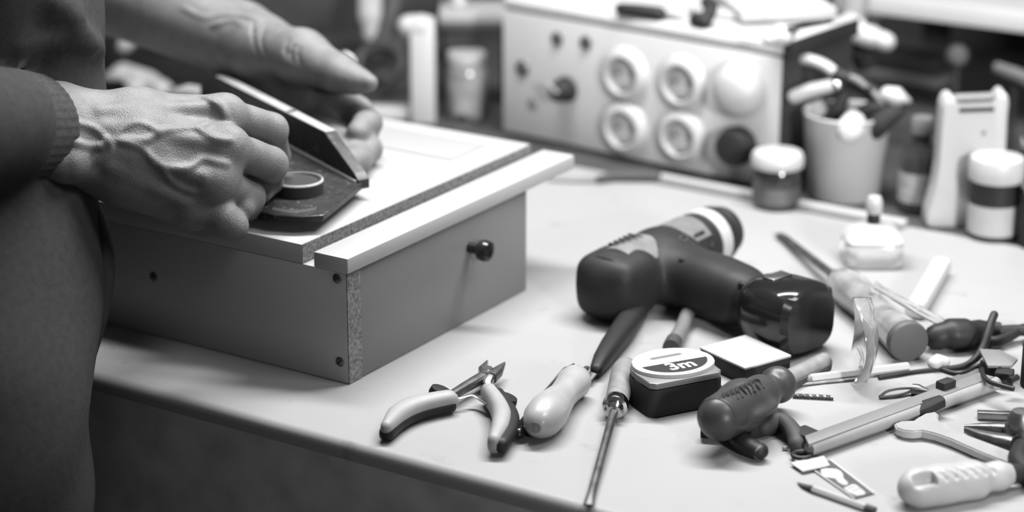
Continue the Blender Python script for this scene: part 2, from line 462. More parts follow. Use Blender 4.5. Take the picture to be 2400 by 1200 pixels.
# ---- right hand, back of the hand to the camera
lo = [1e9] * 3; hi = [-1e9] * 3
RW = [D(110, 258, 1.490), D(110, 345, 1.480)]           # wrist, thumb side and little-finger side
RF = [D(-330, 250, 1.33), D(-330, 360, 1.32)]           # towards the elbow
MCP = [D(528, 270, 1.545), D(536, 345, 1.522), D(500, 422, 1.515), D(452, 484, 1.525)]
PIP = [D(636, 304, 1.572), D(634, 385, 1.556), D(582, 462, 1.552), D(524, 512, 1.522)]
DIP = [D(650, 366, 1.604), D(632, 425, 1.588), D(582, 485, 1.566), D(547, 529, 1.524)]
TIP = [W(640, 408, .118), W(612, 452, .118), W(570, 488, .118), W(556, 530, .1075)]
R1 = [0.0135, 0.0135, 0.0128, 0.0115]; R2 = [0.0108, 0.0112, 0.0108, 0.0106]; R3 = [0.0090, 0.0092, 0.0090, 0.0095]; R4 = [0.0078, 0.0080, 0.0078, 0.0082]
def clear(px_pts, rad, floor=0.0965):
    out = []
    for p, r in zip(px_pts, rad):
        p = Vector(p)
        while p.z < Z0 + floor + r: p = p + (CAM - p).normalized() * 0.001
        out.append(p)
    return out
DIP = clear(DIP, R3); TIP = clear(TIP, R4)
allp = RW + MCP + PIP + DIP + TIP + [D(-60, 250, 1.44), D(-60, 360, 1.44)]
lo = [min(p[i] for p in allp) - 0.03 for i in range(3)]; hi = [max(p[i] for p in allp) + 0.03 for i in range(3)]
H = Field(lo, hi, 0.0013)
el = [RW[i] + (RF[i] - RW[i]) * 0.45 for i in (0, 1)]
H.cap(el[0], RW[0], 0.023, 0.0185, 0.012); H.cap(el[1], RW[1], 0.023, 0.0195, 0.02)
CM = [RW[0].lerp(RW[1], t) for t in (0.05, 0.38, 0.68, 1.0)]
for i in range(4):                                        # metacarpals
    mid = CM[i].lerp(MCP[i], 0.5) - FW * (0.004 if i in (1, 2) else 0.001)
    H.chain([CM[i], mid, MCP[i]], [0.0165, 0.0145, R1[i]], 0.016)
H.cap(CM[1] + FW * 0.012, MCP[2] + FW * 0.012, 0.017, 0.013, 0.02)       # palm
H.cap(MCP[2] + FW * 0.010, PIP[2].lerp(PIP[3], .5) + FW * 0.016, 0.012, 0.008, 0.008)
H.cap(CM[2] + FW * 0.010, MCP[3] + FW * 0.008, 0.018, 0.013, 0.02)
# thumb, behind the tool
TB = [D(210, 285, 1.530), D(360, 320, 1.575), D(470, 350, 1.598), D(540, 372, 1.606)]
H.chain(TB, [0.019, 0.014, 0.0115, 0.009], 0.010)
for i in range(4):                                        # fingers
    F_ = Field.__new__(Field); F_.lo = H.lo; F_.h = H.h; F_.n = H.n; F_.f = np.full(H.n, 0.06, np.float32)
    F_.chain([MCP[i], PIP[i]], [R1[i] * 0.92, R2[i]], 0.003)
    F_.cap(MCP[i].lerp(PIP[i], .5), PIP[i], R2[i] * 0.98, R2[i] * 1.02, 0.004)
    F_.chain([PIP[i], DIP[i], TIP[i]], [R2[i], R3[i], R4[i]], 0.004)
    H.add(F_.f, (slice(None),) * 3, 0.0030)
    H.cap(MCP[i] - FW * 0.004, MCP[i] - FW * 0.003 + UP * 0.002, 0.0105, 0.0105, 0.010)   # knuckle
H.cap(D(585, 412, 1.566), D(604, 436, 1.584), 0.0085, 0.007, 0.004)
# tendons, ulna head, veins
for i in range(4):
    a = H.hit(*[(230, 262), (240, 300), (245, 345), (250, 385)][i]); c = H.hit(*[(500, 250), (505, 335), (475, 415), (430, 470)][i])
    if a and c: H.cap(a + FW * 0.003, c + FW * 0.0015, 0.003, 0.0034, 0.006)
u = H.hit(150, 385)
if u: H.cap(u + FW * 0.006, u + FW * 0.006 + RT * 0.004, 0.011, 0.010, 0.010)
vein(H, [(150, 285), (190, 293), (225, 305), (252, 328), (290, 326), (335, 331), (352, 322), (378, 309), (420, 304), (462, 301), (490, 290)])
vein(H, [(252, 328), (300, 336), (335, 350), (352, 370), (380, 390), (425, 397), (445, 392), (474, 373), (505, 380), (532, 386)])
vein(H, [(270, 318), (292, 298), (320, 290), (352, 300), (372, 311)], 0.0016)
vein(H, [(160, 300), (150, 320), (175, 335), (215, 345), (240, 342)], 0.0018)
vein(H, [(475, 232), (500, 240), (520, 258), (527, 275)], 0.0016)
vein(H, [(462, 301), (485, 318), (512, 328), (540, 330)], 0.0016)
vein(H, [(250, 330), (262, 345), (250, 365), (225, 380)], 0.0016)
vein(H, [(380, 390), (400, 420), (430, 440), (455, 446)], 0.0014)
# creases where the fingers meet the knuckles
bodyV, bodyQ = H.mesh()

# ---- left hand, thumb on top of the tool, fingers behind it
LW = D(560, 88, 1.835); LE = D(180, -70, 1.90)
LM = [D(748, 205, 1.780), D(740, 236, 1.784), D(724, 264, 1.788), D(702, 290, 1.790)]
LP = [D(838, 262, 1.752), D(846, 315, 1.742), D(820, 350, 1.745), D(778, 360, 1.755)]
LD = [D(862, 288, 1.722), D(862, 350, 1.708), D(836, 378, 1.710), D(796, 385, 1.718)]
LT = [D(838, 312, 1.700), D(842, 380, 1.688), D(813, 392, 1.688), D(774, 392, 1.698)]
TH0 = [D(610, 112, 1.815), D(708, 134, 1.765), D(792, 172, 1.735), D(866, 194, 1.715)]
LP = clear(LP, [.0116] * 4); LD = clear(LD, [.0106] * 4); LT = clear(LT, [.009] * 4)
allp = [LW, D(240, -60, 1.89)] + LM + LP + LD + LT + TH0
lo = [min(p[i] for p in allp) - 0.036 for i in range(3)]; hi = [max(p[i] for p in allp) + 0.036 for i in range(3)]
L = Field(lo, hi, 0.0014)
L.cap(LE, LW + UP * 0.002, 0.038, 0.0265, 0.015)
L.cap(LE - UP * 0.01, LW - UP * 0.008, 0.032, 0.0215, 0.02)
for i in range(4):
    L.chain([LW + FW * 0.012 + UP * (0.008 - 0.008 * i), LW.lerp(LM[i], 0.55) + FW * 0.006, LM[i]], [0.019, 0.016, 0.0130], 0.014)
L.chain([LW + RT * 0.005, TH0[0], TH0[1], TH0[2]], [0.0240, 0.0252, 0.0200, 0.0124], 0.012)
L.chain([TH0[1], TH0[2], TH0[3]], [0.0162, 0.0130, 0.0066], 0.008)
L.ell(TH0[2].lerp(TH0[3], 0.45) - UP * 0.002, TH0[3] - TH0[2], UP, (0.017, 0.0106, 0.0112), 0.006)
L.ell(D(588, 134, 1.826), RT - UP, UP, (0.016, 0.012, 0.012), 0.012)        # heel of the hand
for i in range(4):
    F_ = Field.__new__(Field); F_.lo = L.lo; F_.h = L.h; F_.n = L.n; F_.f = np.full(L.n, 0.06, np.float32)
    F_.chain([LM[i], LP[i], LD[i], LT[i]], [0.0125, 0.0115, 0.0105, 0.0088], 0.005)
    L.add(F_.f, (slice(None),) * 3, 0.004)
# wrist creases and folds at the base of the thumb
for pts in ([(600, 40), (592, 75), (598, 110), (610, 140)], [(622, 60), (612, 95), (622, 130)], [(690, 105), (682, 125), (690, 150)], [(704, 112), (698, 132), (705, 155)], [(676, 92), (668, 118), (676, 140)]):
    P = [L.hit(*p) for p in pts]; P = [p for p in P if p is not None]
    if len(P) > 1: L.chain(P, [0.0007] * len(P), 0.0022, sub=True)
vein(L, [(430, 20), (480, 42), (530, 36), (575, 40), (610, 50)], 0.0012)
vein(L, [(500, 60), (545, 50), (575, 62)], 0.0012)
lv, lq = L.mesh()

# ---- rest of the body, under the clothes, and the head above the picture
SH_R = Vector((-0.13, -0.20, 1.40)); SH_L = Vector((-0.50, -0.16, 1.40))
EL_R = RF[0].lerp(RF[1], 0.5) + (RF[0] - RW[0]) * 0.25
EL_L = LE + (LE - LW) * 0.45
T = Field((-0.75, -0.55, 0.75), (0.12, 0.25, 1.86), 0.009)
T.ell((-0.28, -0.13, 0.93), (1, 0, 0), (0, 1, 0), (0.12, 0.065, 0.12), 0.03)
T.ell((-0.34, -0.02, 1.14), (1, 0, 0), (0, 1, 0), (0.12, 0.07, 0.20), 0.03)
T.ell((-0.335, -0.09, 1.32), (1, 0, 0), (0, 1, 0), (0.13, 0.07, 0.14), 0.03)
T.cap(SH_L, SH_R, 0.06, 0.06, 0.05)
T.chain([SH_R, EL_R, RW[0].lerp(RW[1], .5) + (RF[0] - RW[0]) * 0.3], [0.05, 0.038, 0.028], 0.02)
T.chain([SH_L, EL_L, LE.lerp(LW, 0.35)], [0.05, 0.038, 0.027], 0.02)
HC = Vector((-0.27, -0.02, 1.66))
T.cap((-0.31, -0.14, 1.42), HC - Vector((0, 0.03, 0.08)), 0.06, 0.055, 0.03)
T.ell(HC, (1, 0, 0), (0, 1, 0), (0.078, 0.098, 0.112), 0.02)
T.ell(HC + Vector((0, 0.035, -0.075)), (1, 0, 0), (0, 1, 0), (0.052, 0.05, 0.05), 0.03)
T.ell(HC + Vector((0, 0.10, -0.022)), (1, 0, 0), (0, 1, 0), (0.014, 0.022, 0.026), 0.012)
for s in (-1, 1):
    T.ell(HC + Vector((s * 0.079, -0.005, -0.015)), (1, 0, 0), (0, 1, 0), (0.012, 0.020, 0.032), 0.006)
    T.ell(HC + Vector((s * 0.032, 0.098, 0.008)), (1, 0, 0), (0, 1, 0), (0.017, 0.012, 0.011), 0.008, sub=True)
    T.ell(HC + Vector((s * 0.032, 0.086, 0.006)), (1, 0, 0), (0, 1, 0), (0.012, 0.011, 0.011), 0.003)
T.cap(HC + Vector((-0.022, 0.088, -0.066)), HC + Vector((0.022, 0.088, -0.066)), 0.004, 0.004, 0.004, sub=True)
tv, tq = T.mesh()
V = np.concatenate([bodyV, lv, tv]); Q = np.concatenate([bodyQ, lq + len(bodyV), tq + len(bodyV) + len(lv)])
faces = Q.tolist(); n1 = len(bodyV); n2 = n1 + len(lv)
for sl, q in ((slice(0, n1), el[0]), (slice(n1, n2), LE)):          # a hidden triangle links each hand mesh to the torso
    ia = int(np.argmin(((V[sl] - np.array(q)) ** 2).sum(1))) + sl.start
    ib, ic = (np.argsort(((V[n2:] - V[ia]) ** 2).sum(1))[:2] + n2).tolist()
    faces.append([ia, ib, ic])
me = bpy.data.meshes.new('tmp'); me.from_pydata(V.tolist(), [], faces); b = new(); b.from_mesh(me); bpy.data.meshes.remove(me)
bmesh.ops.delete(b, geom=[v for v in b.verts if not v.link_faces], context='VERTS')
part('body', b, SKIN, per, ang=180)

# ---- hair
Hh = Field(HC - Vector((0.12, 0.15, 0.14)), HC + Vector((0.12, 0.13, 0.15)), 0.006)
Hh.ell(HC + Vector((0, -0.012, 0.014)), (1, 0, 0), (0, 1, 0), (0.086, 0.102, 0.112), 0.01)
Hh.ell(HC + Vector((0, 0.09, -0.06)), (1, 0, 0), (0, 1, 0), (0.09, 0.075, 0.115), 0.02, sub=True)
part('hair', Hh.bm(), HAIR, per, ang=180)

# ---- sweatshirt: chest and belly leaning on the bench, both sleeves
S = Field((-0.80, -0.60, 0.78), (0.16, 0.20, 1.56), 0.0065)
# torso sections: height, centre x, centre y, half width, half depth
secs = [(0.83, -0.262, -0.130, 0.172, 0.106), (0.90, -0.262, -0.130, 0.174, 0.108), (0.95, -0.275, -0.105, 0.174, 0.108), (1.02, -0.312, -0.048, 0.174, 0.110),
        (1.10, -0.345, -0.005, 0.174, 0.112), (1.18, -0.352, 0.005, 0.176, 0.116), (1.30, -0.345, -0.05, 0.178, 0.12), (1.40, -0.33, -0.11, 0.170, 0.11), (1.47, -0.32, -0.13, 0.09, 0.08)]
for i in range(len(secs) - 1):
    for t in (0.0, 0.33, 0.66):
        a, c = secs[i], secs[i + 1]; q = [a[j] + (c[j] - a[j]) * t for j in range(5)]
        S.ell((q[1], q[2], q[0]), (1, 0, 0), (0, 1, 0), (q[3], q[4], 0.075), 0.03)
SLV = RW[0].lerp(RW[1], .5)
S.chain([SH_R + Vector((0, 0, 0.02)), EL_R, SLV + (RF[0] - RW[0]) * 0.30], [0.085, 0.060, 0.041], 0.02)
S.chain([SH_L + Vector((0, 0, 0.02)), EL_L, LE.lerp(LW, 0.05)], [0.085, 0.060, 0.047], 0.03)
# folds
g = np.meshgrid(*[S.lo[i] + S.h * np.arange(S.n[i]) for i in range(3)], indexing='ij', sparse=True)
S.f += (0.0025 * np.sin(38 * g[2] + 22 * g[0] + 5 * np.sin(9 * g[1])) * np.sin(17 * g[0] - 11 * g[1] + 7 * g[2])).astype(np.float32)
S.f += (0.0014 * np.sin(70 * g[2] - 45 * g[1] + 8 * np.sin(14 * g[0]))).astype(np.float32)
for pts, r in (([(118, -10), (124, 20), (150, 46), (172, 70), (200, 96), (232, 118)], .004), ([(170, -10), (166, 20), (176, 50)], .003), ([(20, 126), (80, 114), (130, 100), (160, 84)], .003)):
    P = [S.hit(*p) for p in pts]; P = [p + FW * 0.001 for p in P if p is not None]
    if len(P) > 1: C = curve(P, 4); S.chain(C, [r] * len(C), 0.010)
part('sweatshirt', S.bm(), CLOTH, per, ang=180)
# hem hanging over the bench edge
pts = curve([D(205, 440, 1.545), D(222, 500, 1.54), D(238, 570, 1.535), D(242, 640, 1.53), D(232, 720, 1.525), D(215, 800, 1.515), D(200, 870, 1.51)], 5)
n = len(pts)
part('shirt_hem', tube(pts, [(0.003 + 0.005 * math.sin(math.pi * (i + 2) / (n + 3)), 0.004 + 0.006 * math.sin(math.pi * (i + 2) / (n + 3))) for i in range(n)], 18, roundends=True, ref=-FW), CLOTH, per, ang=180)
# ribbed cuff of the right sleeve
ax0 = RW[0].lerp(RW[1], .5); axd = (RF[0].lerp(RF[1], .5) - ax0).normalized()
c0 = D(92, 303, 1.481)
cu = new(); secs_ = []
ux = (UP - axd * UP.dot(axd)).normalized(); uy = axd.cross(ux)
for t, r in ((0.0, 0.93), (-0.0015, 0.98), (0.0, 1.03), (0.004, 1.06), (0.012, 1.07), (0.03, 1.08), (0.05, 1.12), (0.065, 1.16), (0.085, 1.18)):
    sec = []
    for j in range(120):
        a = 2 * math.pi * j / 120; rr = r * (1 + 0.010 * math.sin(a * 40)) + 0.03 * math.sin(3 * a + 40 * t)
        sec.append(c0 + axd * t + ux * (0.0355 * rr * math.cos(a)) + uy * (0.031 * rr * math.sin(a)))
    secs_.append(sec)
rings(cu, secs_, cap=False)
part('cuff', cu, RIB, per, ang=180)
# trousers and shoes below the picture
Tq = Field((-0.62, -0.45, 0.06), (0.02, 0.12, 0.95), 0.009)
Tq.ell((-0.30, -0.15, 0.86), (1, 0, 0), (0, 1, 0), (0.168, 0.112, 0.10), 0.03)
for s in (-1, 1):
    Tq.chain([(-0.30 + s * 0.085, -0.15, 0.82), (-0.30 + s * 0.10, -0.15, 0.48), (-0.30 + s * 0.11, -0.18, 0.10)], [0.088, 0.066, 0.052], 0.02)
part('trousers', Tq.bm(), DENIM, per, ang=180)
for s in (-1, 1):
    x = -0.30 + s * 0.11
    sh = Field((x - 0.07, -0.30, 0.0), (x + 0.07, 0.05, 0.14), 0.006)
    sh.chain([(x, -0.22, 0.045), (x, -0.12, 0.045), (x + s * .01, -0.03, 0.036)], [0.04, 0.044, 0.034], 0.02)
    part('shoe', sh.bm(), BLACKM, per, ang=180)

# ================================================================== TOOLS ON THE BENCH
def WP(pts): return [W(*p) for p in pts]

# ---- small pliers with two-tone grips
pl = thing('mini_pliers', 'small spring pliers with pale grips edged in black standing open beside the white box', 'pliers', W(1110, 935))
def grip(cl, wid, hgt, off, gpt):
    C = curve(WP([(a, b, 0.0088) for a, b in cl]), 5); n = len(C)
    ws = [np.interp(i / (n - 1), np.linspace(0, 1, len(wid)), wid) for i in range(n)]
    g = part('grip', tube(C, [(x, hgt * (0.55 + 0.45 * x / max(wid))) for x in ws], 18, e=2.4, roundends=True), GREYP2, pl)
    Cd = [p + off for p in C]
    part('grip_underside', tube(Cd, [(x + 0.0009, hgt * 0.62) for x in ws], 18, e=2.6, roundends=True), BLACK, g, label='black rubber edge of the grip')
    q = W(*gpt); part('finger_guard', lathe([(0.0001, -0.0045), (0.0068, -0.0035), (0.0075, 0), (0.0068, 0.0035), (0.0001, 0.0045)], q, (0.3, 0.2, 1), 20), BLACK, g)
    return g
GREYP2 = mat('pale_grey_grip', 0.62, 0.55, var=0.05, scale=90)
grip([(1052, 938), (1010, 946), (968, 957), (932, 976), (906, 1006)], [0.0065, 0.0072, 0.0078, 0.0072, 0.0042], 0.0075, Vector((0, 0, -.003)), (1030, 922, 0.010))
grip([(1145, 922), (1165, 950), (1176, 978), (1172, 1008), (1158, 1040)], [0.0055, 0.0060, 0.0066, 0.0062, 0.0045], 0.0080, Vector((RT.x, RT.y, 0)) * .0042 - Vector((0, 0, .0008)), (1186, 940, 0.009))
part('arm', tube(WP([(1050, 932, .009), (1090, 908, .009), (1128, 886, .009), (1146, 874, .009)]), [(.0030, .0030), (.0036, .0034), (.0042, .0035), (.004, .0035)], 12, e=3), DSTEEL, pl)
part('arm', tube(WP([(1143, 908, .0065), (1142, 900, .008), (1150, 884, .009)]), [(.003, .003), (.0034, .0032), (.0038, .0034)], 12, e=3), STEEL, pl)
part('pivot', lathe([(.0042, 0), (.0045, .0012), (.0042, .0062), (.0036, .0072), (0, .0072)], W(1142, 884, .006), (0, 0, 1), 24), STEEL, pl)
part('jaw', tube(WP([(1138, 886, .009), (1132, 868, .0095), (1142, 848, .010)]), [(.0042, .0040), (.0034, .0036), (.0006, .0014)], 12, e=3), STEEL, pl)
part('jaw', tube(WP([(1150, 886, .009), (1166, 872, .0095), (1183, 852, .010)]), [(.0044, .0040), (.0038, .0036), (.0006, .0014)], 12, e=3), DSTEEL, pl)
part('spring', tube(curve(WP([(1052, 938, .008), (1080, 932, .009), (1104, 926, .009), (1122, 934, .008), (1142, 948, .008)]), 5), [(.0016, .0006)] * 21, 8), STEEL, pl)

# ---- turned wooden handle and the black pen below it
A, Bq = W(1254, 1002, .0135), W(1354, 886, .0115)
wh = thing('carving_tool', 'pale turned wooden bulb handle of a carving tool beside the mini pliers', 'carving tool', W(1310, 960))
ts = [0, .06, .16, .30, .46, .62, .78, .90, .97, 1.0]; rs = [.0048, .0098, .0130, .0136, .0116, .0098, .0104, .0116, .0106, .0076]
part('handle', tube([A.lerp(Bq, t) for t in ts], rs, 28, roundends=False), WOOD, wh, ang=60)
dr = (A - Bq).normalized()
part('end_hole', lathe([(.0042, 0), (.0040, .0005), (.0030, .0005), (.0028, .0001), (.0012, .0001), (.0010, .0007), (0, .0007)], A, dr, 24), WOOD2, wh)
part('tang', tube([Bq, Bq - dr * .016, Bq - dr * .022], [(.0028, .0028), (.0026, .0022), (.002, .0012)], 12), DSTEEL, wh)

pe = thing('black_pen', 'glossy black pen lying half under the pale wooden handle', 'pen', W(1275, 945))
a, c = W(1216, 1016, .0052), W(1338, 862, .0052)
part('barrel', tube([a, a.lerp(c, .06), a.lerp(c, .5), a.lerp(c, .92)], [.0036, .0050, .0050, .0044], 18, roundends=True), GLOSSB, pe)
part('tip', tube([a.lerp(c, .90), a.lerp(c, .97), a.lerp(c, 1.06)], [.0040, .0028, .0008], 14), STEEL, pe)

# ---- screwdriver with wooden handle, shaft towards the bench edge
sd = thing('wood_handled_screwdriver', 'old screwdriver with short wooden handle and long steel shaft reaching the bench edge', 'screwdriver', W(1430, 980))
h0, h1, e1 = W(1466, 862, .0092), W(1444, 945, .0088), W(1379, 1184, .0028)
ax = (e1 - h1).normalized()
part('handle', tube([h0, h0.lerp(h1, .08), h0.lerp(h1, .3), h0.lerp(h1, .75), h1], [.0078, .0088, .0090, .0080, .0076], 24, roundends=True), WOOD2, sd)
part('ferrule', lathe([(.0078, -.002), (.0086, .0), (.0088, .005), (.0082, .007), (.0060, .0078), (.0058, .011), (.0066, .012), (.0050, .0145), (.003, .015)], h1, ax, 24), CHROME, sd)
part('shaft', tube([h1 + ax * .012, h1.lerp(e1, .35), h1.lerp(e1, .9), h1.lerp(e1, .96), e1], [.0030, .0028, .0027, (.0032, .0018), (.0034, .0008)], 14), DSTEEL, sd)

# ---- tape measure
f0, f1 = W(1525, 985), W(1697, 951)
X = (f1 - f0); Lx = X.length; X.normalize(); X.z = 0; Y = Vector((0, 0, 1)).cross(X)
tm = thing('tape_measure', 'black and white pocket tape measure marked 3m lying flat on the bench', 'tape measure', f0.lerp(f1, .5) + Y * .025)
def dshape(w_, dpt, s=1.0, inset=0.0):
    out = [(-w_ * .5 * s + .004, inset), (w_ * .5 * s - .004, inset), (w_ * .5 * s, inset + .004)]
    for i in range(15):
        a = math.pi * i / 14
        out.append((math.cos(a) * w_ * .5 * s, inset + dpt * .42 + math.sin(a) ** 0.85 * dpt * .58 * s))
    out.append((-w_ * .5 * s, inset + .004)); return out
fo = f0.lerp(f1, .5); hT = .0262
part('case', prism(dshape(Lx, .050), fo, X, Y, .0004, hT - .006, .0018), BLACKM, tm)
part('case_lid', prism(dshape(Lx * .985, .049, 1, .0004), fo, X, Y, hT - .0058, hT - .0012, .0012), GREYP, tm)
ctr = fo + Y * .0258 + X * .0030
elp = lambda a, bb, n=40: [(a * math.cos(2 * math.pi * i / n), bb * math.sin(2 * math.pi * i / n)) for i in range(n)]
part('face_plate', prism(elp(.0292, .0240), ctr, X, Y, hT - .0022, hT + .0012, .0008), PLASTIC, tm, label='white oval face plate')
chord = [(a, bb) for a, bb in [(.0245 * math.cos(math.radians(t)), .0195 * math.sin(math.radians(t))) for t in range(184, 358, 6)]]
part('face_print', prism([(a, bb + .0005) for a, bb in chord], ctr, X, Y, hT + .0012, hT + .00135), PRINTG2 if 'PRINTG2' in globals() else PRINT, tm)
tb = text('3m', ctr - Y * .0087 + X * .001, X, Y, .0165, hT + .00137, bold=.035)
part('print_3m', tb, CARD, tm, smooth=False, label='white 3m lettering')
part('name_bar', prism([(-.0125, 0), (-.0105, -.0017), (.0105, -.0017), (.0125, 0), (.0105, .0017), (-.0105, .0017)], ctr + Y * .0100, X, Y, hT + .0012, hT + .00132), PRINTG, tm)
part('blade_hook', obox(fo + X * (Lx * .5 + .001) + Y * .004, X, Y, .0008, .004, .002, .012), STEEL, tm)

# ---- white topped flat box
q = [W(1666, 822, .013), W(1722, 779, .013), W(1832, 826, .013), W(1768, 871, .013)]
c = sum(q, Vector()) / 4; c.z = Z0
ex = ((q[2] - q[1]) + (q[3] - q[0])).normalized(); ey = ((q[1] - q[0]) + (q[2] - q[3])); ey = (ey - ex * ey.dot(ex)).normalized()
hx = ((q[2] - q[1]).length + (q[3] - q[0]).length) / 4; hy = ((q[1] - q[0]).length + (q[2] - q[3]).length) / 4
mb = thing('flat_box', 'flat white topped box with black sides behind the tape measure', 'box', c)
part('box_body', obox(c, ex, ey, hx, hy, .0006, .0118, .0008), BLACK, mb)
part('box_top', obox(c, ex, ey, hx * 1.01, hy * 1.01, .0118, .0134, .0004), CARD, mb)

# ---- black handled tool running out from under the drill
ks = thing('black_knife', 'black handled craft knife sticking out from under the cordless drill', 'knife', W(1440, 810))
pp = WP([(1492, 728, .009), (1462, 772, .009), (1432, 812, .0085), (1412, 842, .008), (1398, 866, .007)])
part('handle', tube(pp, [.0085, .0088, .0078, .0066, .0046], 18, e=2.5, roundends=True), BLACK, ks)
part('blade', tube(WP([(1400, 862, .006), (1380, 888, .005), (1360, 905, .003)]), [(.0034, .0012), (.0028, .0009), (.0006, .0004)], 8), DSTEEL, ks)
sp = thing('dark_punch', 'short dark steel punch poking out below the cordless drill', 'punch', W(1590, 780))
part('rod', tube(WP([(1612, 735, .0062), (1596, 775, .0062), (1578, 806, .0062)]), [.0052, .0054, .006], 16), GREYP, sp)
part('knurl', tube(WP([(1580, 800, .0066), (1572, 815, .0066)]), [.0062, .0060], 16), RUBBER, sp)

# ---- cordless drill lying on its side
M0, M1 = W(1440, 668, .026), W(1638, 568, .030)          # motor barrel, rear to gearbox
G0, G1 = W(1590, 640, .026), W(1800, 716, .025)          # pistol grip
ba = W(1868, 742, .0265)                                  # battery foot
drl = thing('cordless_drill', 'dark cordless drill lying on its side with glossy black battery foot', 'drill', W(1650, 770))
ptsb = [M0, M1, G0, G1, ba]
F1 = Field([min(p[i] for p in ptsb) - .06 for i in range(3)], [max(p[i] for p in ptsb) + .06 for i in range(3)], .0022)
md = (M1 - M0).normalized(); gd = (ba - G0).normalized()
F1.chain([M0, M0.lerp(M1, .5), M1], [.0255, .0262, .0235], .006)
F1.rbox(M0 + md * .002, md, Vector((0, 0, 1)), (.022, .0235, .0255), .012, .008)
F1.chain([G0, G0.lerp(ba, .35), G0.lerp(ba, .75)], [.0225, .0190, .0195], .014)
F1.rbox(G0.lerp(ba, .30), gd, Vector((0, 0, 1)), (.040, .0200, .0185), .012, .010)
cut = Field.__new__(Field); cut.lo = F1.lo; cut.h = F1.h; cut.n = F1.n; cut.f = np.full(F1.n, .06, np.float32)
gz = F1.lo[2] + F1.h * np.arange(F1.n[2]); F1.f = np.maximum(F1.f, (Z0 + .0012 - gz)[None, None, :].astype(np.float32))
DRILLM = mat('drill_housing', 0.022, 0.55, spec=0.2, var=0.1, scale=60)
part('housing', F1.bm(), DRILLM, drl, ang=180)
Zv = Vector((0, 0, 1)); mside = md.cross(Zv).normalized()
# rear cap, grey top cover, collar, chuck, bit
part('rear_cap', lathe([(.0262, 0.0), (.0268, -.006), (.0258, -.014), (.020, -.0185), (.0, -.020)], M0 + md * .002, md, 32), BLACKM, drl)
GREYT = mat('grey_drill_cover', 0.30, 0.5, var=0.25, scale=70)
cov = new(); secs_ = []
for t in np.linspace(.02, .88, 12):
    p = M0.lerp(M1, t); r = .0277 - .003 * t
    secs_.append([p + (Zv * math.cos(a) + mside * -math.sin(a)) * rr for rr, an in ((r, np.linspace(-.95, 1.15, 14)), (r - .003, np.linspace(1.15, -.95, 14))) for a in an])
rings(cov, secs_)
cv = part('top_cover', cov, GREYT, drl, label='worn grey cover along the motor')
for i in range(5):
    p = M0.lerp(M1, .10 + i * .055); a = .25
    part('vent', obox(p + (Zv * math.cos(a) - mside * math.sin(a)) * .0276, md, Zv.cross(md), .0012, .0065, -.0012, .0002), BLACK, cv)
part('collar', lathe([(.0205, 0), (.0245, .001), (.0250, .006), (.0240, .0145), (.0215, .016)], M1 - md * .002, md, 32), PLASTIC, drl, label='pale clutch collar')
ch = part('chuck', lathe([(.0225, .0), (.0228, .010), (.0205, .0115), (.0205, .013), (.0212, .014), (.0195, .021), (.0120, .026), (.0085, .028), (.003, .029)], M1 + md * .013, md, 32), BLACK, drl)
part('bit', tube([M1 + md * .040, M1 + md * .056], [.0022, .0018], 10), STEEL, ch)
# battery foot with bright catch
bt = part('battery', tube([G0.lerp(ba, .70), G0.lerp(ba, .76), G0.lerp(ba, .86), ba, ba + gd * .010, ba + gd * .014], [(.0215, .0205), (.0255, .0238), (.0275, .0250), (.0290, .0258), (.0280, .0250), (.0235, .0215)], 32, e=3.2), GLOSSB, drl)
part('battery_catch', obox(G0.lerp(ba, .83) + Zv * .0238 - Vector((0, 0, 0)), gd, Zv.cross(gd), .006, .010, 0, .0022, .0008), STEEL, bt)
part('battery_seam', tube([G0.lerp(ba, .695), G0.lerp(ba, .705)], [(.0222, .0212)] * 2, 32, e=3.0), BLACK, drl)
part('trigger', tube([G0 + gd * .004 + mside * .019, G0 + gd * .016 + mside * .0215, G0 + gd * .026 + mside * .0185], [.006, .0068, .0055], 14, roundends=True), BLACK, drl)
def on_drill(px, py):
    p = F1.hit(px, py); return p
for px, py, r in ((1602, 560, .0032), (1664, 572, .0026), (1600, 607, .0030), (1740, 664, .0032)):
    p = on_drill(px, py)
    if p: part('housing_screw', lathe([(r, -.004), (r, .0006), (r * .7, .0008), (r * .6, -.0006), (0, -.0006)], p, (0, 0, 1) if py > 590 else (Zv - FW), 18), BLACK, drl)
p = on_drill(1634, 548)
if p: part('selector_slot', obox(p, md, Zv.cross(md), .0068, .0026, -.002, .0010, .0003), BLACK, drl)

# ---- dark grey handle with ridges, round end
rh = thing('ridged_handle_tool', 'dark grey plastic tool handle with curved ridges and a ball shaped end', 'tool handle', W(1740, 985))
a, c = W(1690, 978, .0245), W(1826, 900, .0185)
hd = (c - a).normalized(); hs_ = hd.cross(Zv).normalized(); hu = hs_.cross(hd)
F2 = Field([min(a[i], c[i]) - .045 for i in range(3)], [max(a[i], c[i]) + .045 for i in range(3)], .0013)
F2.chain([a, a.lerp(c, .35), a.lerp(c, .68), a.lerp(c, .84)], [.0150, .0162, .0120, .0085], .006)
F2.ell(a.lerp(c, .98), hd, Zv, (.0105, .0128, .0128), .004)
F2.ell(a.lerp(c, .34) + hs_ * .0135, hd, Zv, (.020, .0052, .0085), .003)
HGREY = mat('dark_grey_handle', 0.060, 0.4, spec=0.35, var=0.05, scale=50)
part('handle', F2.bm(), HGREY, rh, ang=180)
for i in range(8):
    cx, cy = 1702 + 10 * i, 929 - 4.4 * i
    P = [F2.hit(cx + u, cy + v) for u, v in ((-17, 9), (-11, -1), (-3, -7), (6, -6), (13, 2), (17, 12))]
    P = [p for p in P if p is not None]
    if len(P) > 2:
        C = curve(P, 3); part('ridge', tube(C, .0011, 6), BLACKM, rh)
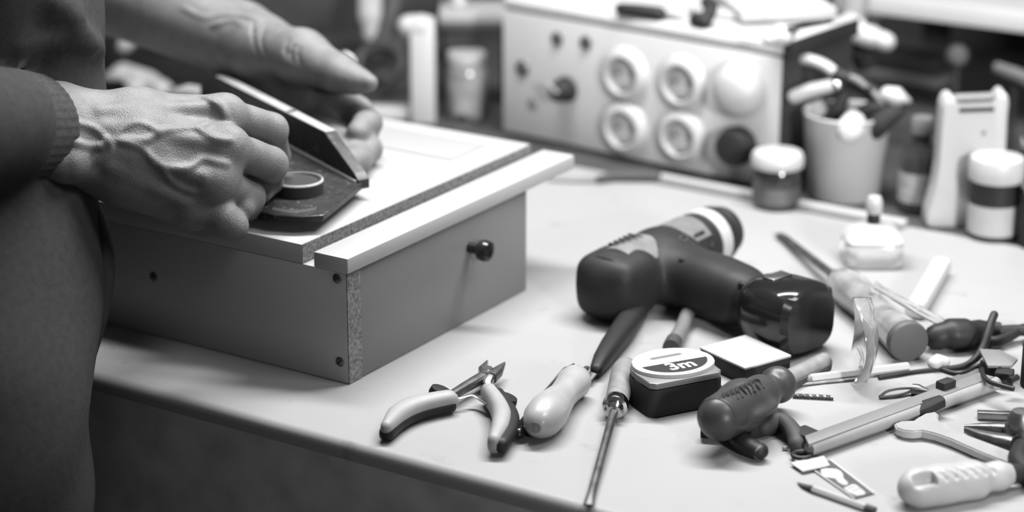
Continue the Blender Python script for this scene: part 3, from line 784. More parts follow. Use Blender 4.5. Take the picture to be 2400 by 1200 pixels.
part('end_cap', lathe([(.0146, 0), (.0150, .002), (.0142, .006), (.010, .0085), (0, .0095)], a, -hd, 32), HGREY, rh)
dw = thing('wooden_dowel', 'pale wooden dowel with dark bored end behind the ridged handle', 'dowel', W(1890, 885))
a2, c2 = W(1838, 892, .006), W(1934, 846, .0062)
part('rod', tube([a2, c2], [.0062, .0062], 18), WOOD2, dw)
part('bore', lathe([(.0038, 0), (.0036, .0006), (0, .0006)], c2, (c2 - a2), 16), PRINT, dw)
dw2 = thing('grey_stick', 'grey wooden stick lying against the pale dowel', 'stick', W(1880, 900))
part('rod', tube(WP([(1850, 903, .0035), (1900, 880, .0035), (1938, 858, .0035)]), [(.004, .0032)] * 3, 10, e=3), RUBBER, dw2)

# ---- black cutters below the ridged handle
bc = thing('black_side_cutters', 'black side cutters with curved handles lying under the ridged handle', 'pliers', W(1760, 1030))
part('handle', tube(curve(WP([(1724, 1018, .0065), (1745, 1040, .0065), (1768, 1053, .0062), (1780, 1058, .006)]), 4), [(.0072, .0058)] * 8 + [(.0066, .0055)] * 5, 16, roundends=True), BLACK, bc)
part('handle', tube(curve(WP([(1790, 1000, .008), (1824, 985, .0085), (1850, 1000, .008), (1866, 1026, .0065), (1868, 1042, .005)]), 5), [(.0058, .0055)] * 21, 14, roundends=True), RUBBER, bc)
part('head', obox(W(1775, 1012), (W(1830, 1000) - W(1720, 1025)), Zv.cross(W(1830, 1000) - W(1720, 1025)), .0140, .0125, .0006, .0105, .003), BLACKM, bc)
part('jaw', tube(WP([(1740, 1010, .006), (1690, 1012, .006), (1642, 1010, .006)]), [(.0055, .005), (.0048, .0045), (.0042, .0042)], 12, e=3), BLACK, bc)
part('handle_tip', lathe([(.0048, 0), (.0050, .003), (.003, .005), (0, .0052)], W(1776, 1058, .006), (W(1780, 1060) - W(1750, 1043)), 16), GREYP, bc)

# ---- drill bit
db = thing('twist_drill_bit', 'thin dark twist drill bit lying beside the ridged handle', 'drill bit', W(1905, 930))
a, c = W(1858, 927, .0018), W(1953, 932, .0018); dv = (c - a); n = 40
secs_ = []
sx_ = dv.normalized().cross(Zv).normalized(); 
for i in range(n + 1):
    p = a + dv * (i / n); tw = i * .9
    secs_.append([p + (sx_ * math.cos(j * math.tau / 10) + Zv * math.sin(j * math.tau / 10)) * (.0017 if abs(math.cos(j * math.tau / 10 - tw)) > .5 else .0010) for j in range(10)])
b = new(); rings(b, secs_); part('flutes', b, DSTEEL, db)

# ---- long flat saw frame / file bar
sw = thing('flat_saw', 'long grey flat steel saw bar with tubular back and dark clamp at its end', 'saw', W(2100, 980))
a, c = W(1898, 1036, .0105), W(2322, 882, .0105)
X = (c - a).normalized(); Y = Zv.cross(X)
Ls = (c - a).length
BAR = mat('grey_steel_bar', 0.36, 0.5, 0.0, var=0.08, scale=30)
part('bar', prism([(-.004, -.003), (Ls, -.003), (Ls - .002, .0085), (.004, .0085)], Vector((a.x, a.y, Z0)), X, Y, .0085, .0112, .0003), BAR, sw)
ta, tc = W(1896, 1053, .006), W(2336, 898, .006)
part('back_tube', tube([ta, tc], [.0046, .0046], 16), mat('satin_tube', 0.55, 0.4, var=0.08, scale=60), sw)
part('end_clamp', obox(W(1884, 1046), X, Y, .007, .0065, .0008, .0115, .001), BLACKM, sw)
part('end_ring', tube([W(1880 + 22 * math.cos(t), 1066 + 8 * math.sin(t), .003) for t in np.linspace(0, math.tau, 24)[:-1]], .0016, 8, close=True), BLACK, sw)
part('clamp_lug', obox(W(2214, 944), X, Y, .0062, .0040, .0006, .0165, .001), BLACKM, sw)
part('wing', tube(WP([(2140, 968, .005), (2172, 954, .008), (2208, 940, .010)]), [(.005, .0035), (.006, .004), (.004, .004)], 12, e=3), BLACKM, sw)
part('end_lug', obox(W(2330, 888), X, Y, .006, .009, .0006, .013, .001), BLACKM, sw)

# ---- second strip behind it, scraper and thin tools
rl = solo('steel_rule', obox(W(2230, 898).lerp(W(2230, 898), 0), (W(2330, 856) - W(2190, 908)), Zv.cross(W(2330, 856) - W(2190, 908)), .034, .0050, .0006, .0016, .0002), GREYP, 'narrow grey steel rule lying behind the flat saw', 'ruler')
b = prism([(0, 0)] * 0 + [(W(x, y).x, W(x, y).y) for x, y in ((2292, 860), (2340, 862), (2382, 884), (2368, 900), (2312, 900))][::-1], (0, 0, Z0), (1, 0, 0), (0, 1, 0), .0118, .0138, .0003)
scr = thing('scraper', 'dark trapezoid scraper blade lying at the end of the flat saw', 'scraper', W(2340, 895))
part('blade', b, BAR, scr)
part('spine', tube(WP([(2366, 892, .0138), (2384, 884, .0138)]), .0022, 10), BLACK, scr)
part('block', obox(W(2352, 905), (1, 0.2, 0), (-.2, 1, 0), .006, .006, .0005, .0117, .001), BLACKM, scr)

tz = thing('tweezers', 'small dark steel tweezers lying behind the flat saw', 'tweezers', W(2110, 922))
part('prong', tube(curve(WP([(2062, 930, .0015), (2080, 917, .004), (2110, 911, .005), (2140, 910, .004)]), 5), [(.0013, .0007)] * 16, 8), BLACK, tz)
part('prong', tube(curve(WP([(2062, 932, .0012), (2100, 927, .0018), (2125, 921, .0022), (2142, 913, .003)]), 5), [(.0013, .0007)] * 16, 8), BLACK, tz)
part('head', tube(WP([(2138, 912, .004), (2152, 914, .004), (2176, 918, .0035)]), [(.0042, .0038), (.0046, .004), (.0018, .0018)], 12), DSTEEL, tz)

# ---- blade card and paper slip
q = [W(1893, 1094), W(1944, 1082), W(2046, 1160), W(2003, 1171)]
bcard = thing('blade_card', 'narrow grey printed card with pale outline picture near the bench edge', 'card', sum(q, Vector()) / 4)
def sheet(qq, z0, z1):
    b = new(); rings(b, [[Vector((p.x, p.y, Z0 + z)) for p in qq] for z in (z0, z1)]); return b
part('card_sheet', sheet(q, .0004, .0011), mat('dark_card', 0.13, 0.45, var=0.08, scale=80), bcard, smooth=False)
part('card_border', sheet([q[1], q[1] + (q[1] - q[0]) * .10, q[2] + (q[2] - q[3]) * .10, q[2]], .0004, .0013), CARD, bcard, smooth=False)
part('card_border', sheet([q[0], q[0] + (q[0] - q[1]) * .06, q[3] + (q[3] - q[2]) * .06, q[3]], .0004, .0013), CARD, bcard, smooth=False)
pic = [(1917, 1098), (1930, 1096), (1934, 1100), (1944, 1102), (1960, 1103), (1970, 1108), (1976, 1116), (1976, 1124), (1982, 1130), (1988, 1136), (1984, 1141), (1974, 1140), (1964, 1134), (1958, 1126), (1946, 1124), (1932, 1122), (1924, 1114), (1924, 1106)]
part('card_picture', sheet(WP(pic), .0011, .0013), CARD, bcard, smooth=False)
lab = sheet(WP([(1977, 1148), (1997, 1139), (2006, 1140), (2028, 1158), (2026, 1163), (2008, 1166), (1986, 1157)]), .0011, .0013)
lb = part('card_panel', lab, CARD, bcard, smooth=False)
part('panel_line', sheet(WP([(1984, 1150), (2003, 1144), (2004, 1145), (1985, 1151)]), .0013, .0014), PRINTG, lb, smooth=False)
part('panel_line', sheet(WP([(1996, 1154), (2015, 1149), (2016, 1150), (1997, 1155)]), .0013, .0014), PRINTG, lb, smooth=False)
solo('paper_slip', sheet(WP([(1852, 1084, .0026), (1931, 1068, .0026), (1945, 1090, .0026), (1881, 1104, .0026)]), .0018, .0026), CARD, 'small white paper slip lying on the top of the printed card', 'paper', smooth=False)

# ---- scalpel
sc = thing('scalpel', 'slim pale scalpel with dark point lying at the bench edge beside the printed card', 'scalpel', W(1960, 1165))
a, c = W(1906, 1146, .0024), W(2030, 1190, .0024)
part('shaft', tube([a, c], [(.0024, .0022)] * 2, 6), PLASTIC, sc, ang=20)
part('blade', tube([W(1869, 1131, .0010), W(1885, 1138, .0018), a], [(.0004, .0004), (.0022, .0008), (.0024, .002)], 8), DSTEEL, sc)
part('cap', tube([c, W(2051, 1197, .0024)], [(.0027, .0026), (.0024, .0024)], 10), RUBBER, sc)

# ---- ivory handle with slot and grooves
uh = thing('ivory_handle_tool', 'ivory plastic tool handle with square slot and slanted grooves near the bench edge', 'tool handle', W(2250, 1170))
a, c = W(2146, 1144, .0115), W(2362, 1112, .0100)
hd = (c - a).normalized(); hs_ = hd.cross(Zv).normalized(); Lh = (c - a).length
F3 = Field([min(a[i], c[i]) - .03 for i in range(3)], [max(a[i], c[i]) + .03 for i in range(3)], .0009)
F3.chain([a, a.lerp(c, .25), a.lerp(c, .6), a.lerp(c, .9), c], [.0112, .0104, .0095, .0085, .0066], .004)
F3.rbox(a.lerp(c, .34), hd, Zv, (Lh * .38, .0098, .0104), .0055, .006)
P = F3.hit(2168, 1116)
if P: F3.rbox(P, hd, Zv, (.0072, .0062, .0042), .0010, .0008, sub=True)
for x, y in ((2208, 1113), (2231, 1109), (2254, 1106), (2277, 1103), (2299, 1100), (2320, 1098)):
    P = [F3.hit(x + u, y + v) for u, v in ((-7, -7), (0, -2), (7, 4), (11, 10))]; P = [p for p in P if p is not None]
    if len(P) > 1: F3.chain(P, [.0016] * len(P), .0008, sub=True)
part('handle', F3.bm(), CREAM, uh, ang=180)
part('end_collar', tube([c, c + hd * .006, c + hd * .012], [.0070, .0062, .005], 18), BLACKM, uh)
part('blade', tube([c + hd * .012, c + hd * .05], [(.0045, .0012), (.004, .0010)], 8), STEEL, uh)

# ---- spanner
wr = thing('open_end_spanner', 'chrome open ended spanner with long flat shank resting over the bench', 'spanner', W(2230, 1030))
ol = [(2096, 992), (2112, 986), (2140, 985), (2150, 978), (2168, 968), (2192, 964), (2200, 970), (2198, 980), (2206, 992), (2230, 1005), (2410, 1072), (2440, 1090), (2440, 1118), (2400, 1098), (2300, 1060), (2228, 1028), (2188, 1014), (2160, 1008), (2140, 1010), (2118, 1008), (2100, 1002)]
b = new(); rings(b, [[W(x, y, .0072) + Vector((0, 0, z)) for x, y in ol][::-1] for z in (-.0058, 0)])
bmesh.ops.recalc_face_normals(b, faces=b.faces)
bmesh.ops.bevel(b, geom=[e for e in b.edges if abs(e.verts[0].co.z - e.verts[1].co.z) < 1e-4], offset=.0009, segments=2, affect='EDGES')
part('shank', b, mat('satin_chrome', 0.70, 0.3, var=0.06, scale=90, coat=0.3), wr, ang=35)

# ---- pliers and steel bar at the right
rp = thing('dark_long_nose_pliers', 'dark steel long nose pliers beside the spanner', 'pliers', W(2340, 1045))
part('jaw', tube(WP([(2260, 1003, .006), (2300, 1004, .007), (2345, 1006, .008), (2388, 1010, .008)]), [(.0012, .0022), (.0036, .0034), (.0050, .0042), (.0060, .005)], 12, e=3), DSTEEL, rp)
part('jaw', tube(WP([(2262, 1008, .005), (2300, 1022, .006), (2340, 1032, .007), (2378, 1038, .008)]), [(.0012, .0022), (.0040, .0036), (.0052, .0044), (.0060, .005)], 12, e=3), DSTEEL, rp)
part('pivot', lathe([(.0120, 0), (.0125, .002), (.0120, .012), (.0095, .015), (.004, .016), (0, .016)], W(2396, 1040, .001), Zv, 24), DSTEEL, rp)
part('handle', tube(curve(WP([(2400, 1050, .008), (2390, 1075, .0085), (2402, 1098, .008), (2440, 1130, .008)]), 4), [(.0075, .007)] * 13, 14, roundends=True), BLACK, rp)
part('handle', tube(curve(WP([(2405, 1020, .008), (2420, 985, .009), (2460, 960, .009)]), 4), [(.0072, .007)] * 9, 14, roundends=True), BLACK, rp)
kb = lathe([(.0085, 0), (.009, .006), (.006, .011), (0, .0115)], W(2392, 1000, .0165), Zv, 20)
part('lock_knob', kb, DSTEEL, rp)
a, c = W(2290, 982), W(2394, 986)
solo('steel_bar', obox(a.lerp(c, .5), (c - a), Zv.cross(c - a), (c - a).length / 2, .0025, .0004, .0058, .0003), STEEL, 'short bright steel bar beside the long nose pliers', 'bar')
ub = thing('dark_upright_tin', 'dark upright tin standing beside the flat saw', 'tin', W(2436, 905))
part('can', lathe([(.0, 0.0003), (.0128, .0003), (.0132, .0015), (.0132, .028), (.0126, .029), (0, .029)], W(2436, 905), Zv, 32), BLACKM, ub)
part('tin_lid', lathe([(.0136, .0), (.0136, .003), (.0126, .004), (0, .004)], W(2436, 905) + Zv * .029, Zv, 32), DSTEEL, ub)

# ---- big screwdriver with cloudy handle
bs = thing('clear_handled_screwdriver', 'large screwdriver with cloudy plastic handle and dark end cap lying behind the drill', 'screwdriver', W(2060, 760))
a, c = W(1966, 655, .0135), W(2128, 800, .0145)
hd = (c - a).normalized()
sec_r = [.0095, .0135, .0145, .0128, .0122, .0132, .0142, .0145]
HND = mat('cloudy_handle', 0.55, 0.22, var=0.35, scale=45, coat=0.5)
part('handle', tube([a.lerp(c, t) for t in (0, .08, .22, .42, .58, .75, .92, 1)], sec_r, 8, e=2), HND, bs, ang=60)
part('end_cap', lathe([(.0148, -.004), (.0150, 0), (.0142, .0025), (.0128, .003), (0, .0032)], c, hd, 36), mat('grey_end_cap', 0.13, 0.6), bs)
sh0 = W(1948, 641, .012); sh1 = W(1826, 548, .003)
part('shaft', tube([a, sh0, sh0.lerp(sh1, .85), sh1], [.0035, .0033, .0032, (.0045, .0008)], 12), DSTEEL, bs)
part('ferrule', lathe([(.006, 0), (.0072, .002), (.006, .008), (.004, .009)], a, -hd, 20), BLACK, bs)

# ---- clear safety glasses
sg = thing('safety_glasses', 'clear plastic safety glasses standing on edge beside the large screwdriver', 'glasses', W(2025, 890))
ln = new(); secs_ = []
cbase = W(2028, 895, .0005)
for t in np.linspace(0, 1, 15):
    a_ = math.pi * t; z = .0005 + .062 * t; wv = .026 * math.sin(a_) ** .5 + .0015
    cx = Vector((cbase.x, cbase.y, Z0 + z)) + Vector((RT.x, RT.y, 0)) * (.006 * math.sin(a_))
    dv = Vector((-FW.x, -FW.y, 0)).normalized(); sv = Vector((RT.x, RT.y, 0))
    secs_.append([cx + dv * (wv * s) + sv * (o - .010 * s * s) for s, o in [(k / 4, -.0011) for k in range(-4, 5)] + [(k / 4, .0011) for k in range(4, -5, -1)]])
rings(ln, secs_); part('lens', ln, CLEAR, sg, ang=60)
part('temple', tube(WP([(2050, 668, .040), (2080, 686, .038), (2150, 726, .030), (2244, 776, .010)]), [(.0013, .0034)] * 4, 10), CLEAR, sg)
part('hinge', obox(W(2050, 676, .030), RT, Vector((-FW.x, -FW.y, 0)), .003, .0025, 0, .008, .0005), FROST, sg)
part('nose_rest', tube(curve(WP([(2016, 815, .016), (2022, 835, .014), (2018, 860, .010)]), 4), .0016, 8), FROST, sg)

# ---- white stick, clear bottle
ws = thing('white_glue_stick', 'thick white stick lying flat beside the clear bottle', 'stick', W(2175, 680))
a, c = W(2146, 726, .0068), W(2206, 622, .0068)
part('stick_body', tube([a, c], [(.0075, .0066)] * 2, 20, e=4), CARD, ws)
part('stick_end', tube([a - (c - a).normalized() * .0035, a], [(.0066, .0058), (.0070, .0062)], 20, e=4), PLASTIC, ws)
nb = thing('clear_square_bottle', 'small clear square bottle with white shoulders and black neck on the bench', 'bottle', W(2042, 618))
c = W(2042, 612)
SQ = lambda r, z, e=5: [c + Zv * z + Vector((math.copysign(abs(math.cos(t)) ** (2 / e), math.cos(t)) * RT.x - math.copysign(abs(math.sin(t)) ** (2 / e), math.sin(t)) * RT.y, math.copysign(abs(math.cos(t)) ** (2 / e), math.cos(t)) * RT.y + math.copysign(abs(math.sin(t)) ** (2 / e), math.sin(t)) * RT.x, 0)) * r for t in np.linspace(0, math.tau, 41)[:-1]]
b = new(); rings(b, [SQ(.0215, .0005), SQ(.0232, .002), SQ(.0232, .017), SQ(.0225, .019)]); part('glass', b, FROST, nb, ang=50)
b = new(); rings(b, [SQ(.0228, .0192), SQ(.0232, .0215), SQ(.0180, .0275, 4), SQ(.0085, .0315, 2.4), SQ(.0062, .0325, 2)]); part('shoulder', b, PLASTIC, nb, ang=50)
part('neck', lathe([(.0052, .0325), (.0052, .0405), (0, .0405)], c, Zv, 20), BLACK, nb)
part('stopper', lathe([(.0058, .0405), (.0066, .042), (.0066, .050), (.005, .054), (0, .055)], c, Zv, 20), PLASTIC, nb)

# ---- black handled pliers, cable, pencil at the back right
bp = thing('black_handled_pliers', 'black handled pliers lying beside the large screwdriver end cap', 'pliers', W(2260, 800))
part('handle', tube(curve(WP([(2196, 790, .010), (2225, 783, .012), (2265, 782, .011), (2300, 778, .010)]), 4), [(.010, .0095)] * 4 + [(.0125, .011)] * 5 + [(.010, .009)] * 4, 16, roundends=True), BLACK, bp)
part('handle', tube(curve(WP([(2290, 776, .009), (2340, 776, .009), (2385, 774, .009), (2430, 776, .009)]), 4), [(.0042, .0042)] * 13, 12), BLACK, bp)
part('handle', tube(curve(WP([(2290, 790, .007), (2330, 800, .006), (2365, 788, .007), (2395, 772, .009), (2440, 768, .009)]), 4), [(.0040, .0040)] * 17, 12), BLACK, bp)
part('spring', lathe([(.004, 0), (.0045, .002), (.0045, .012), (.004, .014)], W(2300, 765, .012), (1, .3, 0), 14), BLACK, bp)
cb = thing('black_cable', 'thin black cable curling up behind the flat saw', 'cable', W(2200, 868))
C = curve(WP([(2062, 885, .0016), (2100, 879, .0016), (2140, 872, .0016), (2205, 864, .0020), (2255, 858, .0024), (2285, 842, .005), (2304, 815, .011), (2314, 785, .018), (2322, 758, .024), (2330, 738, .028)]), 5)
part('wire', tube(C, [.0015 + .0016 * min(1, max(0, (i - 16) / 12)) for i in range(len(C))], 10, roundends=True), BLACK, cb)
part('branch', tube(curve(WP([(2200, 864, .0016), (2250, 876, .0016), (2296, 857, .003), (2304, 878, .012), (2320, 895, .015), (2376, 912, .0150)]), 5), .0017, 8), BLACK, cb)
sp_ = thing('grey_wire', 'thin straight dark wire lying between the dowel and the glasses', 'wire', W(1930, 898))
part('wire', tube(WP([(1856, 905, .0012), (1930, 896, .0012), (2004, 889, .0012)]), .0012, 8), DSTEEL, sp_)
pc = thing('pale_pencil', 'pale unpainted pencil lying behind the grey wire', 'pencil', W(1990, 868))
a, c = W(1900, 888, .0034), W(2128, 860, .0034)
part('barrel', tube([a, c], [.0034] * 2, 6), PLASTIC, pc, ang=20)
part('point', tube([a, a - (c - a).normalized() * .012], [.0033, .0004], 12), WOOD2, pc)
wt = solo('white_wax_lump', tube(WP([(2190, 852, .005), (2200, 846, .005), (2214, 848, .005)]), [(.0052, .0045), (.0062, .005), (.0045, .004)], 14, roundends=True), CARD, 'small white wax lump lying behind the black cable', 'lump')
for i, (px, py) in enumerate(((1840, 1050), (1843, 1051))[:1]):
    solo('wood_crumb', tube([W(px - 3, py, .0016), W(px + 4, py - 1, .0018)], [(.0013, .0012), (.0012, .001)], 7, roundends=True), WOOD2, 'tiny pale wood crumb beside the black side cutters', 'crumb')

# ================================================================== BACK OF THE BENCH
# ---- socket cabinet
cL, cR = W(1183, 314), W(1822, 452)
CX = (cR - cL).normalized(); CY = Zv.cross(CX); CW = (cR - cL).length; CH = .1215
CN = -CY
sk = thing('socket_cabinet', 'pale painted metal cabinet with four round mains sockets, knob and plugs', 'cabinet', cL.lerp(cR, .5) + CY * .09)
part('cabinet_body', prism([(0, 0), (CW, 0), (CW, .12), (0, .12)], cL, CX, CY, .004, CH, .0015), mat('black_metal', 0.03, 0.6), sk)  # body darker than the front panel and lid
part('front_panel', prism([(0, 0), (CW, 0), (CW, CH - .004), (0, CH - .004)], cL + Zv * .004, CX, Zv, 0, .0025, .0008), PAINT, sk)
part('cabinet_lid', prism([(-.002, -.002), (CW + .002, -.002), (CW + .002, .122), (-.002, .122)], cL, CX, CY, CH + .0012, CH + .013, .004, segs=3), PAINT, sk)
part('lid_end_dark_cover', prism([(CW + .0021, -.0025), (CW + .0045, -.0025), (CW + .0045, .122), (CW + .0021, .122)], cL, CX, CY, CH - .002, CH + .0135, .0006), BLACKM, sk)  # black strip added to cover the bright end of the lid
for sx_ in (.02, CW - .02):
    for sy_ in (.02, .10):
        part('foot', lathe([(.008, 0.0002), (.009, .004)], cL + CX * sx_ + CY * sy_, Zv, 16), BLACK, sk)
def FP(px, py, out=0.0):
    r = ray(px, py); t = (cL - CAM).dot(CN) / r.dot(CN); return CAM + r * t + CN * (out + .0025)
SOCK = mat('ivory_socket', 0.84, 0.5); SOCKD = mat('socket_recess', 0.95, 0.5)
for px, py in ((1470, 172), (1604, 192), (1470, 298), (1603, 318)):
    p = FP(px, py)
    s = part('mains_socket', lathe([(.0255, 0), (.0250, .0030), (.0235, .0050), (.0200, .0078), (.0175, .0084), (.0162, .0076), (.0158, .0012), (.0, .0012)], p, CN, 40), SOCK, sk)
    part('recess_floor', lathe([(.0156, .0013), (.0150, .0018), (0, .0018)], p, CN, 32), SOCKD, s)
    for q in (-1, 1):
        part('pin_hole', lathe([(.0019, .0018), (.0017, .0021), (0, .0021)], p + CX * (q * .0070), CN, 14), PRINT, s)
        part('earth_clip', obox(p + Zv * (q * .0140), CX, Zv, .0022, .0012, .0, .006), STEEL, s)
for px, py, r in ((1310, 90, .0042), (1377, 99, .0042), (1228, 160, .0050)):
    part('panel_screw', lathe([(r * 1.6, 0), (r * 1.5, .001), (r, .0014), (r * .9, .0035), (0, .004)], FP(px, py), CN, 20), DSTEEL, sk)
part('blank_plug', lathe([(.006, 0), (.0056, .001), (0, .0012)], FP(1252, 242), CN, 20), GREYP, sk)
kb = part('control_knob', lathe([(.0125, 0), (.0120, .004), (.0095, .006), (.0090, .016), (.0078, .0175), (0, .0178)], FP(1332, 208), CN, 28), BLACK, sk)
part('knob_pointer', obox(FP(1326, 196, .0176), CX - Zv * .6, Zv + CX * .6, .0075, .0016, 0, .0012), PLASTIC, kb)
# plugs
wp = thing('white_mains_plug', 'round white mains plug in the cabinet with its cable arching away', 'plug', FP(1742, 205))
p = FP(1742, 205, .001)
part('plug_body', lathe([(.0235, 0), (.0245, .002), (.0240, .007), (.0205, .014), (.0150, .019), (.009, .021), (0, .0215)], p, CN, 36), SOCK, wp)
part('plug_rim', lathe([(.0262, -.0008), (.0262, .0018), (.0245, .0022)], p, CN, 36), SOCK, wp)
cabp = curve([FP(1752, 190, .018), D(1778, 160, 1.97), D(1812, 143, 1.965), D(1850, 135, 1.96), D(1895, 140, 1.955), D(1935, 155, 1.95), D(1964, 178, 1.945)], 6)
part('cable', tube(cabp, .0050, 12), PLASTIC, wp)
bp_ = thing('black_mains_plug', 'round black mains plug in the lowest right place of the cabinet', 'plug', FP(1742, 334))
p = FP(1742, 336, .001)
part('plug_body', lathe([(.0165, 0), (.0170, .002), (.0168, .014), (.0150, .019), (.010, .0215), (0, .0218)], p, CN, 32), BLACK, bp_)
part('grip_ring', lathe([(.0172, .006), (.0176, .007), (.0176, .010), (.0172, .011)], p, CN, 32), BLACKM, bp_)

# ---- on top of the cabinet
zt = CH + .0132
kn_ = thing('dark_craft_knife', 'dark handled craft knife lying on the pale cabinet', 'knife', W(1530, 32, zt))
part('handle', tube(WP([(1455, 21, zt + .006), (1500, 26, zt + .006), (1545, 32, zt + .006)]), [.0055, .0062, .0066], 14, roundends=True), BLACK, kn_)
part('blade', tube(WP([(1545, 30, zt + .005), (1575, 38, zt + .003), (1606, 44, zt + .0015)]), [(.006, .0022), (.0045, .0012), (.0008, .0006)], 10), DSTEEL, kn_)
bk = thing('black_clamp', 'small black clamp standing on the pale cabinet beside the craft knife', 'clamp', W(1645, 52, zt))
part('clamp_foot', tube(WP([(1632, 46, zt + .006), (1652, 50, zt + .006)]), [.0068, .0068], 14, roundends=True), BLACK, bk)
part('clamp_arm', tube(curve(WP([(1652, 48, zt + .006), (1662, 32, zt + .012), (1666, 16, zt + .016), (1658, 6, zt + .020)]), 4), .0062, 12, roundends=True), BLACKM, bk)
q = WP([(1700, 0, zt + .012), (1738, 31, zt + .012), (1962, 22, zt + .012)])
def slab(qq, z0, z1):
    b = new(); rings(b, [[Vector((p.x, p.y, Z0 + z)) for p in qq] for z in (z0, z1)]); return b
X = (q[2] - q[1]).normalized(); Y = Zv.cross(X)
solo('white_paper_pad', obox(q[1].lerp(q[2], .5) + Y * .075 - Vector((0, 0, zt + .012)), X, Y, (q[2] - q[1]).length / 2, .075, zt + .003, zt + .013, .001), CARD, 'white paper pad lying on the back of the pale cabinet', 'paper pad')
solo('folded_cloth', obox(W(1690, 38, zt), CX, CY, .030, .012, .0004, .006, .002), PLASTIC, 'small folded white cloth under the paper pad corner', 'cloth')
b = new()
P = WP([(1800, 92, zt + .008), (1830, 80, zt + .009), (1862, 72, zt + .012)])
F4 = Field([min(p[i] for p in P) - .03 for i in range(3)], [max(p[i] for p in P) + .03 for i in range(3)], .003)
F4.chain(P, [.006, .0085, .005], .006); F4.cap(W(1822, 88, zt + .006), W(1850, 92, zt + .007), .006, .004, .006)
solo('crumpled_tissue', F4.bm(), CARD, 'crumpled white tissue at the right end of the pale cabinet', 'tissue', ang=180)
dk = thing('dark_rasp', 'dark flat rasp lying across the end of the pale cabinet', 'rasp', W(1850, 70, zt))
part('rasp_blade', tube(WP([(1796, 84, zt + .002), (1850, 68, zt + .014), (1940, 50, zt + .03)]), [(.004, .002), (.006, .0022), (.006, .0022)], 10, e=4), BLACKM, dk)
part('rasp_tang', tube(WP([(1796, 84, zt + .002), (1784, 88, zt + .001)]), [.002, .001], 8), DSTEEL, dk)

# ---- white strip at the back edge of the bench top
st = thing('white_edge_strip', 'low white strip running along the back edge of the bench top', 'strip', W(1840, 490))
a, c = W(1545, 424), W(2122, 534)
X = (c - a).normalized(); Y = Zv.cross(X); Ls = (c - a).length
part('strip_bar', prism([(0, -.005), (Ls, -.005), (Ls, .005), (0, .005)], a, X, Y, .0004, .0065, .0012), WHITE, st)
part('strip_flange', prism([(0, -.009), (Ls, -.009), (Ls, -.005), (0, -.005)], a, X, Y, .0004, .0022, .0004), GREYP, st)
# dark thin tools lying before the cabinet
dn = thing('needle_file', 'thin dark needle file lying in front of the socket cabinet', 'file', W(1400, 415))
part('file_blade', tube(WP([(1282, 421, .002), (1350, 423, .002), (1408, 420, .003)]), [(.0012, .001), (.003, .0018), (.0034, .002)], 10), GREYP, dn)
part('file_handle', tube(WP([(1405, 420, .004), (1440, 412, .005), (1540, 414, .005)]), [.0034, .005, .0042], 12, roundends=True), RUBBER, dn)

# ---- jar with white lid
def vessel(name, label, cat, px, py, parts, group=None):
    c = W(px, py); t = thing(name, label, cat, c, group)
    for nm, prof, m in parts: part(nm, lathe(prof, c, Zv, 40), m, t)
    return t
vessel('small_dark_jar', 'small dark glass jar with domed white lid in front of the socket cabinet', 'jar', 1818, 482, [
    ('jar_glass', [(0, .0004), (.0185, .0004), (.0205, .003), (.0205, .030), (.0190, .034), (.0185, .0365)], GLASSD),
    ('jar_label', [(.0207, .006), (.0207, .020)], mat('faded_grey_label', 0.16, 0.6, var=0.5, scale=60)),
    ('jar_lid', [(.0222, .0362), (.0228, .038), (.0225, .045), (.0205, .0482), (.0150, .0492), (0, .0496)], PLASTIC)])
# ---- white pot with tools
c = W(1976, 458)
pt = thing('white_plastic_pot', 'white plastic pot holding small tools between the cabinet and the bottles', 'pot', c)
part('pot_wall', lathe([(0, .0004), (.0290, .0004), (.0315, .003), (.0375, .074), (.0385, .0755), (.0375, .0765), (.0350, .0755), (.0290, .006), (0, .005)], c, Zv, 48), PLASTIC, pt)
part('pot_lip', tube(curve([D(1984, 330, 1.905), D(1996, 300, 1.905), D(2006, 280, 1.908), D(2012, 268, 1.912)], 4), [(.006, .004), (.009, .005), (.011, .006), (.0115, .006), (.012, .006), (.0115, .006), (.011, .006), (.0105, .006), (.010, .006), (.009, .006), (.008, .005), (.006, .004), (.003, .002)], 14, ref=-FW), PLASTIC, pt)
hb = thing('white_handled_brush', 'white handled brush lying across the rim of the white pot', 'brush', D(1910, 215, 1.92))
part('brush_handle', tube([D(1862, 226, 1.93), D(1900, 212, 1.925), D(1945, 202, 1.92)], [.0062, .0066, .0058], 14, roundends=True), PLASTIC, hb)
part('brush_ferrule', tube([D(1945, 202, 1.92), D(1962, 200, 1.918)], [.0048, .0055], 12, roundends=True), CHROME, hb)
part('bristles', tube([D(1862, 226, 1.93), D(1868, 236, 1.93)], [.006, .004], 12), GREYP, hb)
so = thing('soldering_iron', 'black handled soldering iron with pale stripes leaning in the white pot', 'soldering iron', D(2040, 230, 1.93))
part('handle', tube(curve([D(1966, 178, 1.945), D(2000, 190, 1.94), D(2030, 208, 1.935), D(2060, 230, 1.93)], 4), .0072, 14, roundends=True), BLACK, so)
part('stripe', tube([D(1992, 180, 1.928), D(2012, 190, 1.926), D(2030, 204, 1.925)], [.0028, .0036, .0028], 10), GREYP, so)
part('stripe', tube([D(2046, 216, 1.922), D(2060, 232, 1.92), D(2072, 246, 1.92)], [.0028, .0040, .0028], 10), GREYP, so)
part('tip', tube([D(2060, 232, 1.93), D(2120, 246, 1.93), D(2148, 252, 1.93)], [.006, .0035, .001], 12), DSTEEL, so)
bl = thing('black_pliers', 'black pliers standing in the white pot', 'pliers', D(2060, 300, 1.925))
